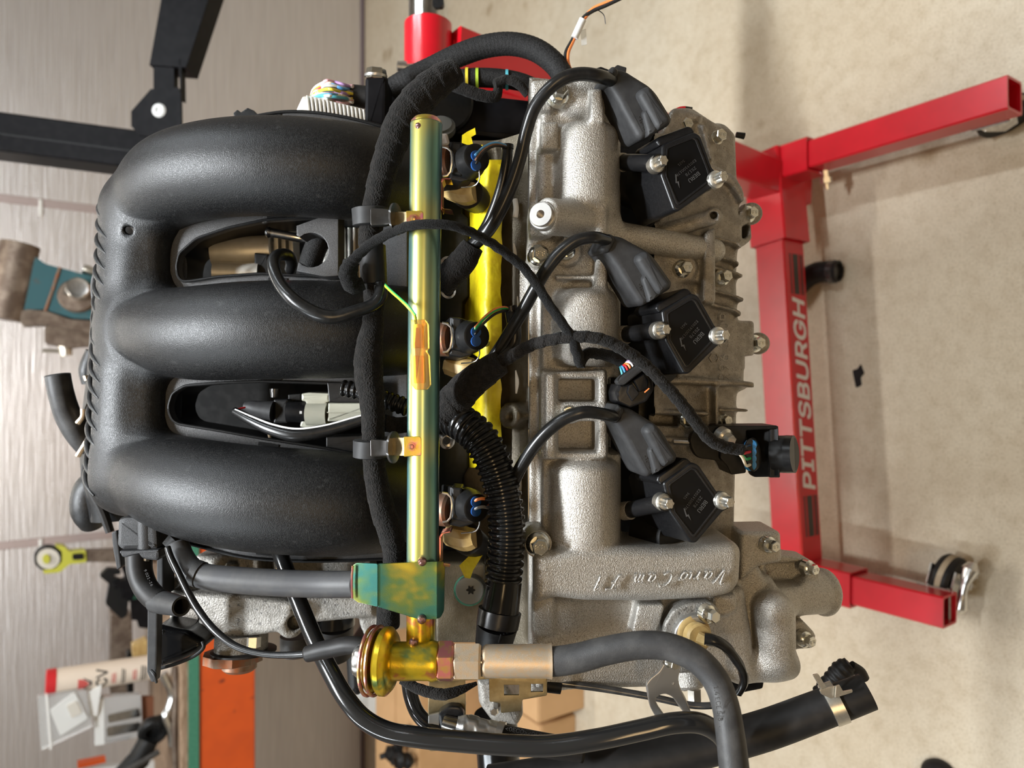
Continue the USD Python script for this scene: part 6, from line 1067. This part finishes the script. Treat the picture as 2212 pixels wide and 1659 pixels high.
# ---------------------------------------------------------------- brackets under the fuel union
ob = Thing('olive_bracket', 'olive passivated steel bracket plate behind the crimped sleeve', 'bracket')
ob.part('slotted_plate', prism(rnd([(1056, 1464), (1182, 1463), (1182, 1503), (1128, 1512), (1126, 1536), (1082, 1541), (1081, 1519), (1057, 1516)], 4), .505, .002, .0004, holes=([(1089, 1480), (1121, 1480), (1121, 1502), (1089, 1502)], [(1147, 1478), (1173, 1478), (1173, 1495), (1147, 1495)])), 'olive_steel')
ob.part('tab_plate', prism(rnd([(926, 1470), (1005, 1462), (1006, 1552), (990, 1548), (980, 1540), (955, 1545), (950, 1572), (924, 1570)], 3), .512, .002, .0004), 'olive_steel'); ob.part('top_flange', prism([(940, 1466), (1120, 1458), (1120, 1463), (950, 1474)], .495, .02, .0003), 'olive_steel'); ob.part('foot', prism(rnd([(921, 1607), (952, 1612), (950, 1622), (930, 1623), (921, 1617)], 2), .50, .002, .0003), 'olive_steel')
ob.part('steel_tongue', prism(rnd([(925, 1546), (949, 1540), (949, 1572), (925, 1572)], 2), .508, .002, .0004), 'machined_metal')
ob.part('clip_block', prism(rnd([(946, 1540), (970, 1526), (995, 1528), (1004, 1545), (1000, 1560), (975, 1580), (950, 1575)], 8), .505, .02, .002), 'coil_plastic')
cp_ = Thing('crimp_coupling', 'bright crimped metal coupling on a black hose above the bent pipe', 'coupling')
cp_.part('coupling', tube([(985, 1568, .50), (1000, 1572, .50), (1040, 1582, .498), (1078, 1592, .496)], [20, 27, 28, 28], n=40, sides=28, mod=lambda s, a: 1 + .05 * np.clip(3 * np.sin(6 * a), -1, 1) * np.clip(2.5 * np.sin(s * 420), -1, 1)), 'machined_metal', smooth=40); cp_.part('end_ring', tube([(1072, 1590, .496), (1086, 1594, .495)], [31, 32], n=4, sides=28, hollow=.003), 'machined_metal')
cp_.part('hose_body', tube([(1070, 1590, .497), (1120, 1600, .497), (1190, 1612, .498), (1260, 1622, .499)], [26, 26, 25, 24], n=30, sides=22), 'black_rubber', smooth=True); cp_.part('lettering', text('<0ECO><0ECO>', 1140, 1583, .478, 9, -12, .0001), 'print_grey', smooth=False); cp_.part('neck', tube([(958, 1560, .503), (990, 1569, .501)], [15, 17], n=5, sides=18), 'bright_steel')
tw = Thing('taped_wire', 'short black taped wire drooping under the fuel damper', 'wire'); tw.part('wire', tube([(868, 1468, .50), (895, 1484, .497), (930, 1496, .494), (960, 1500, .492), (990, 1492, .494), (1030, 1476, .498)], [10, 11, 12, 12, 10, 4], n=50, sides=14, mod=wrap(.007, .1, 9)), 'wire_loom', smooth=40)
bp2 = Thing('bent_tube', 'short glossy black curved tube left of the olive bracket', 'tube'); bp2.part('tube', tube([(882, 1470, .53), (888, 1505, .525), (902, 1540, .518), (930, 1568, .512), (960, 1580, .51)], [16, 16, 16, 16, 15], n=40, sides=20), 'black_pipe', smooth=True)
ro = Thing('thin_rod', 'thin brown black rod passing behind the metal fork bracket', 'rod'); ro.part('rod', tube([(1200, 1473, .52), (1300, 1487, .518), (1400, 1504, .515), (1500, 1524, .512), (1545, 1523, .51), (1575, 1515, .512)], [9, 8, 7.5, 7.5, 7.5, 8], n=50, sides=14), 'dark_steel', smooth=True); ro.part('collar', tube([(1180, 1478, .52), (1212, 1484, .52)], [17, 15], n=5, sides=14), 'black_plastic')
pl = Thing('round_plug', 'small round black electrical plug with an orange mark below the hose', 'connector'); pl.part('plug_body', lathe([(.010, -.02), (.0105, -.001), (.009, 0), (.006, 0), (.006, -.004)], C(1325, 1464, .56), (.1, .1, 1), 24), 'coil_plastic'); pl.part('orange_mark', prism(rnd([(1326, 1452), (1332, 1454), (1334, 1468), (1329, 1470)], 2), .5585, .001, 0), 'wire_orange'); pl.part('plug_arm', tube([(1320, 1455, .56), (1290, 1448, .565), (1250, 1440, .57)], 7, n=10, sides=10), 'black_plastic'); pl.part('plug_tail', prism(rnd([(1290, 1445), (1340, 1440), (1342, 1490), (1310, 1492)], 4), .575, .02, .002), 'black_plastic')
fk = Thing('fork_bracket', 'bare steel two-pronged fork bracket bolted below the grey fuel hose', 'bracket')
fk.part('fork_plate', prism(rnd([(1440, 1420), (1436, 1432), (1424, 1452), (1406, 1466), (1396, 1479), (1400, 1507), (1405, 1529), (1424, 1563), (1443, 1556), (1422, 1527), (1415, 1511), (1424, 1502), (1438, 1499), (1453, 1506), (1464, 1523), (1486, 1551), (1494, 1541), (1481, 1507), (1470, 1488), (1465, 1467), (1470, 1445), (1476, 1420)], [2, 4, 6, 5, 5, 6, 6, 3, 3, 6, 6, 6, 6, 6, 6, 3, 3, 8, 8, 8, 4, 2]), .470, .0035, .0008, tilt=(.00005, .00004)), 'machined_metal'); fk.part('prong_lip', prism(rnd([(1419, 1556), (1442, 1549), (1448, 1556), (1426, 1565)], 2), .4665, .004, .0005), 'machined_metal')
fk.part('bolt', bolt(1452, 1431, .462, 16, axis=(.3, -.1, 1)), 'zinc_bolt', smooth=25); fk.part('lettering', text('MOTM', 1437, 1455, .4698, 6, -36, .0002), 'machined_metal', smooth=False); fk.part('lettering', text('996.347.28', 1440, 1466, .4699, 5, -36, .0002), 'machined_metal', smooth=False); fk.part('triangle_mark', prism([(1424, 1484), (1438, 1490), (1432, 1474)], .4698, .0004, 0, holes=([(1427, 1484), (1435.5, 1487), (1432, 1478)],)), 'machined_metal')
rf = Thing('oil_separator', 'small silver cast fitting behind the fork bracket', 'fitting'); rf.part('casting', prism(rnd([(1270, 1428), (1330, 1420), (1440, 1420), (1550, 1440), (1550, 1478), (1500, 1490), (1480, 1500), (1430, 1470), (1360, 1468), (1300, 1450)], 8), .55, .03, .004), 'cast_aluminium'); rf.part('bolt', lathe([(.0055, -.002), (.0055, .006), (.0045, .007)], C(1500, 1496, .545), (0, -1, .2), 6), 'dull_bolt', smooth=20); rf.part('cap', lathe([(.010, -.004), (.011, .0), (.011, .006), (.009, .008)], C(1487, 1462, .53), (0.1, -1, .3), 28), 'cast_aluminium')
rf.part('vent', prism(rnd([(1540, 1460), (1655, 1462), (1650, 1490), (1600, 1500), (1550, 1490)], 6), .575, .03, .003), 'dark_casting')
# camshaft position sensor at the lower end
sn = Thing('speed_sensor', 'tan round sensor in a pale clamp with a frayed black wire, lower right', 'sensor')
sn.part('clamp_base', prism(rnd([(1430, 1400), (1434, 1350), (1456, 1316), (1490, 1304), (1540, 1302), (1556, 1320), (1550, 1342), (1526, 1350), (1524, 1400)], 10), .510, .012, .0025, steps=3), 'pale_aluminium'); sn.part('clamp_lip', prism(rnd([(1452, 1402), (1458, 1360), (1474, 1338), (1500, 1330), (1536, 1330), (1540, 1346), (1510, 1352), (1494, 1372), (1490, 1404)], 8), .503, .008, .002, steps=3), 'machined_metal')
sn.part('sensor_flange', lathe([(.0115, -.006), (.0125, -.001), (.0115, 0), (.009, .0005)], C(1502, 1370, .502), (.2, .15, 1), 32), 'tan_plastic'); sn.part('sensor_barrel', lathe([(.0095, -.002), (.0095, .004), (.008, .0055)], C(1505, 1374, .4985), (.2, .1, 1), 28), 'tan_plastic'); sn.part('cable_grip', tube([(1508, 1376, .492), (1530, 1386, .488)], [13, 11], n=6, sides=9), 'tan_plastic', smooth=20)
sn.part('sealing_line', tube([(1434, 1352, .5135), (1446, 1328, .5135), (1465, 1312, .5135), (1490, 1304, .5135)], 2, n=20, sides=6), 'green_mat'); sn.part('bolt', bolt(1534, 1328, .4985, 20, axis=(.45, 0, 1), mark=False), 'zinc_bolt', smooth=25)
sn.part('wire', tube([(1522, 1380, .488), (1545, 1384, .486), (1568, 1398, .488), (1592, 1428, .492), (1606, 1458, .497), (1606, 1478, .50), (1594, 1498, .503)], [13, 12, 11, 10, 9, 9, 8], n=60, sides=14, mod=lambda s, a: 1 + .10 * np.sin(5 * a + s * 260)), 'cable_sheath', smooth=40)
# ================================================================ top of the photograph: hoses, harness end, alternator ribs
ra = Thing('ribbed_housing', 'silver ribbed cast housing peeping over the top runner', 'housing')
ra.part('body', prism(rnd([(636, 240), (652, 206), (668, 204), (850, 248), (850, 300), (636, 280)], 4), .60, .05, .003), 'bright_cast')
for k_ in range(22):
    u = 661 + 8.7 * k_; v = 205 + 2.15 * k_; ra.part('rib', prism([(u, v), (u + 4.6, v + 1), (u + 9, v + 36), (u + 8, v + 60), (u + 2, v + 60), (u + 3.5, v + 34)], .588, .03, .0007), 'bright_cast')
wb = Thing('wire_bundle', 'bundle of bare multicoloured wires at the top behind the ribbed housing', 'wires')
cl_ = ['pink', 'white', 'violet', 'yellow', 'cream', 'blue', 'orange', 'white', 'green', 'red', 'brown', 'pink', 'grey', 'yellow', 'cyan', 'lime', 'violet', 'cream', 'white', 'orange', 'pink', 'blue', 'yellow', 'white', 'cyan', 'cream', 'violet', 'red', 'white', 'pink', 'orange', 'blue']
for n_, c_ in enumerate(cl_):
    a = rng.uniform(-1, 1, 6); b_ = n_ / len(cl_); wb.part('wire', tube([(762, 186 + 40 * b_, .62 + .01 * a[0]), (738, 180 + 44 * b_ + 5 * a[1], .612 + .01 * a[2]), (712 + 8 * a[3], 174 + 46 * b_, .608 + .012 * a[4]), (690 + 6 * a[5], 184 + 34 * b_, .614), (676, 196 + 24 * b_, .62), (672, 215 + 14 * b_, .63)], 3.4, n=36, sides=8), 'wire_' + c_)
wb.part('taped_end', tube([(752, 205, .62), (775, 208, .62), (800, 212, .62)], [22, 23, 24], n=10, sides=20), 'black_rubber')
so = Thing('engine_mount_post', 'black square post with steel bolt head beside the coloured wires', 'mount')
so.part('post', prism(rnd([(788, 166), (834, 164), (832, 300), (786, 300)], 5), .585, .03, .003), 'black_frame'); so.part('bolt_head', lathe([(.0088, -.004), (.0088, 0), (.008, .004), (.0075, .0045)], C(813, 160, .60), (.05, 1, .2), 6), 'zinc_bolt', smooth=20); so.part('washer', lathe([(.0095, 0), (.0095, .002)], C(812, 167, .60), (.05, 1, .2), 24), 'machined_metal')
mp_ = Thing('mount_plate', 'dark steel engine mounting plate behind the taped harness', 'mounting plate')
mp_.part('plate', prism(rnd([(834, 165), (905, 186), (960, 200), (1060, 205), (1148, 215), (1148, 300), (1085, 300), (1000, 290), (834, 290)], 6), .64, .03, .004), 'black_frame'); mp_.part('plate_boss', lathe([(.028, -.02), (.028, 0), (.026, .002)], C(955, 222, .635), (0, 0, 1), 32), 'black_plastic')
mp_.part('spacer_ring', lathe([(.012, -.004), (.0125, -.003), (.0125, .002), (.010, .0025), (.0098, .0045), (.006, .005)], C(952, 276, .60), (0, .6, 1), 28), 'dark_zinc'); mp_.part('tan_spacer', prism(rnd([(948, 288), (966, 286), (972, 312), (950, 318)], 5), .575, .02, .002), 'tan_grey'); mp_.part('clip', prism(rnd([(820, 166), (834, 160), (834, 176), (822, 178)], 2), .60, .01, .001), 'black_plastic')
bs_ = Thing('braided_hose', 'thick braided black hose arching in front of the red mast', 'hose')
bs_.part('hose_body', tube([(845, 192, .64), (880, 172, .635), (930, 148, .63), (990, 120, .625), (1050, 100, .62), (1105, 95, .615), (1155, 107, .61), (1195, 135, .605), (1222, 172, .60)], [22, 23, 23, 24, 24, 24, 24, 24, 23], n=160, sides=26, mod=lambda s, a: 1 + .02 * np.sin(12 * a) + .012 * np.sin(s * 1800)), 'braid', smooth=50)
bs2 = Thing('sleeved_loom', 'black sleeved loom with pale tape rings behind the taped harness end', 'wiring harness')
bs2.part('loom', tube([(985, 172, .62), (1030, 168, .62), (1080, 170, .62), (1120, 176, .62), (1160, 190, .62)], [20, 20, 20, 19, 18], n=60, sides=20), 'braid'); bs2.part('taped_branch', tube([(960, 180, .60), (1000, 192, .60), (1040, 206, .602), (1070, 208, .604), (1076, 190, .606), (1072, 176, .61)], [12, 13, 13, 12, 10, 9], n=50, sides=14, mod=wrap(.008, .08, 11)), 'wire_loom', smooth=40); bs2.part('taped_branch', tube([(1070, 180, .60), (1095, 172, .60), (1120, 182, .60), (1140, 205, .602)], [9, 10, 10, 9], n=30, sides=12, mod=wrap(.008, .08, 12)), 'wire_loom', smooth=40)
for u, c_ in ((1006, 'yellow'), (1028, 'lime'), (1092, 'cyan')): bs2.part('tape_ring', tube([(u, 168 + (u - 1006) * .05, .619), (u + 6, 168 + (u - 1006) * .05, .619)], 21, n=3, sides=22), 'wire_' + c_)
ow = Thing('tagged_wire', 'orange and black wire pair with white sleeve and clear tag at the top', 'wire')
for o, c_ in ((0, 'orange'), (-5, 'black')): ow.part('wire', tube([(1238 + o, 160, .60), (1228 + o, 140, .60), (1227 + o, 115, .60), (1238 + o * .5, 88, .60), (1250, 60, .598), (1262 + o * .6, 40, .596), (1280 + o * .4, 20 - o, .594), (1310, 6 - o, .59), (1350, -8, .585)], 4.2, n=70, sides=10), 'wire_' + c_)
ow.part('white_sleeve', tube([(1241, 82, .598), (1259, 42, .596)], 8, n=6, sides=16), 'white_plastic'); ow.part('clear_tag', prism(rnd([(1254, 66), (1266, 62), (1268, 96), (1256, 98)], 2), .60, .0006, 0), 'clear_bag'); ow.part('cut_wire', tube([(1286, 18, .592), (1304, 32, .594), (1308, 52, .596)], 1, n=16, sides=6), 'wire_black')
bc = Thing('broken_clip', 'dark grey plastic clip poking up beside the top coil boot', 'clip'); bc.part('clip', prism(rnd([(1284, 148), (1298, 143), (1322, 152), (1318, 176), (1296, 168)], 2), .56, .01, .001), 'black_plastic'); bc.part('clip_jaw', prism(rnd([(1322, 148), (1334, 139), (1354, 145), (1350, 176), (1322, 176)], 2), .565, .02, .001), 'boot_rubber')
rw = Thing('red_cap_ring', 'red and black end ring showing beyond the top of the grey head', 'ring'); rw.part('red_arc', tube([(1450, 244, .60), (1470, 235, .60), (1480, 234, .60)], 5, n=10, sides=8), 'red_paint'); rw.part('black_arc', tube([(1480, 234, .60), (1495, 236, .60)], 4.5, n=6, sides=8), 'black_plastic')
pg = Thing('black_peg', 'small black rubber peg at the right edge of the grey head', 'peg'); pg.part('peg', tube([(1590, 291, .60), (1608, 294, .60)], [6, 7], n=5, sides=10), 'black_rubber')

sm = Thing('starter_motor', 'grey cast starter motor end behind the olive slotted bracket', 'motor'); sm.part('end_housing', prism(rnd([(1030, 1470), (1085, 1466), (1132, 1545), (1118, 1572), (1062, 1562), (1034, 1524)], 9), .62, .05, .006, steps=3), 'pale_aluminium', smooth=50); sm.part('drum', tube([(1070, 1540, .655), (1080, 1690, .655)], [46, 46], n=5, sides=28), 'glossy_black'); sm.part('stud', lathe([(.004, -.01), (.004, .006), (.003, .007)], C(1068, 1530, .615), (0, 0, 1), 6), 'bright_steel')
tc_ = Thing('torn_clip', 'small dark ragged clip beyond the top edge of the upper runner', 'clip'); tc_.part('clip', prism(rnd([(503, 244), (512, 236), (520, 242), (534, 232), (548, 238), (560, 250), (540, 262), (508, 262)], 2), .63, .01, .001), 'black_plastic')
for th_ in THINGS: th_.write()
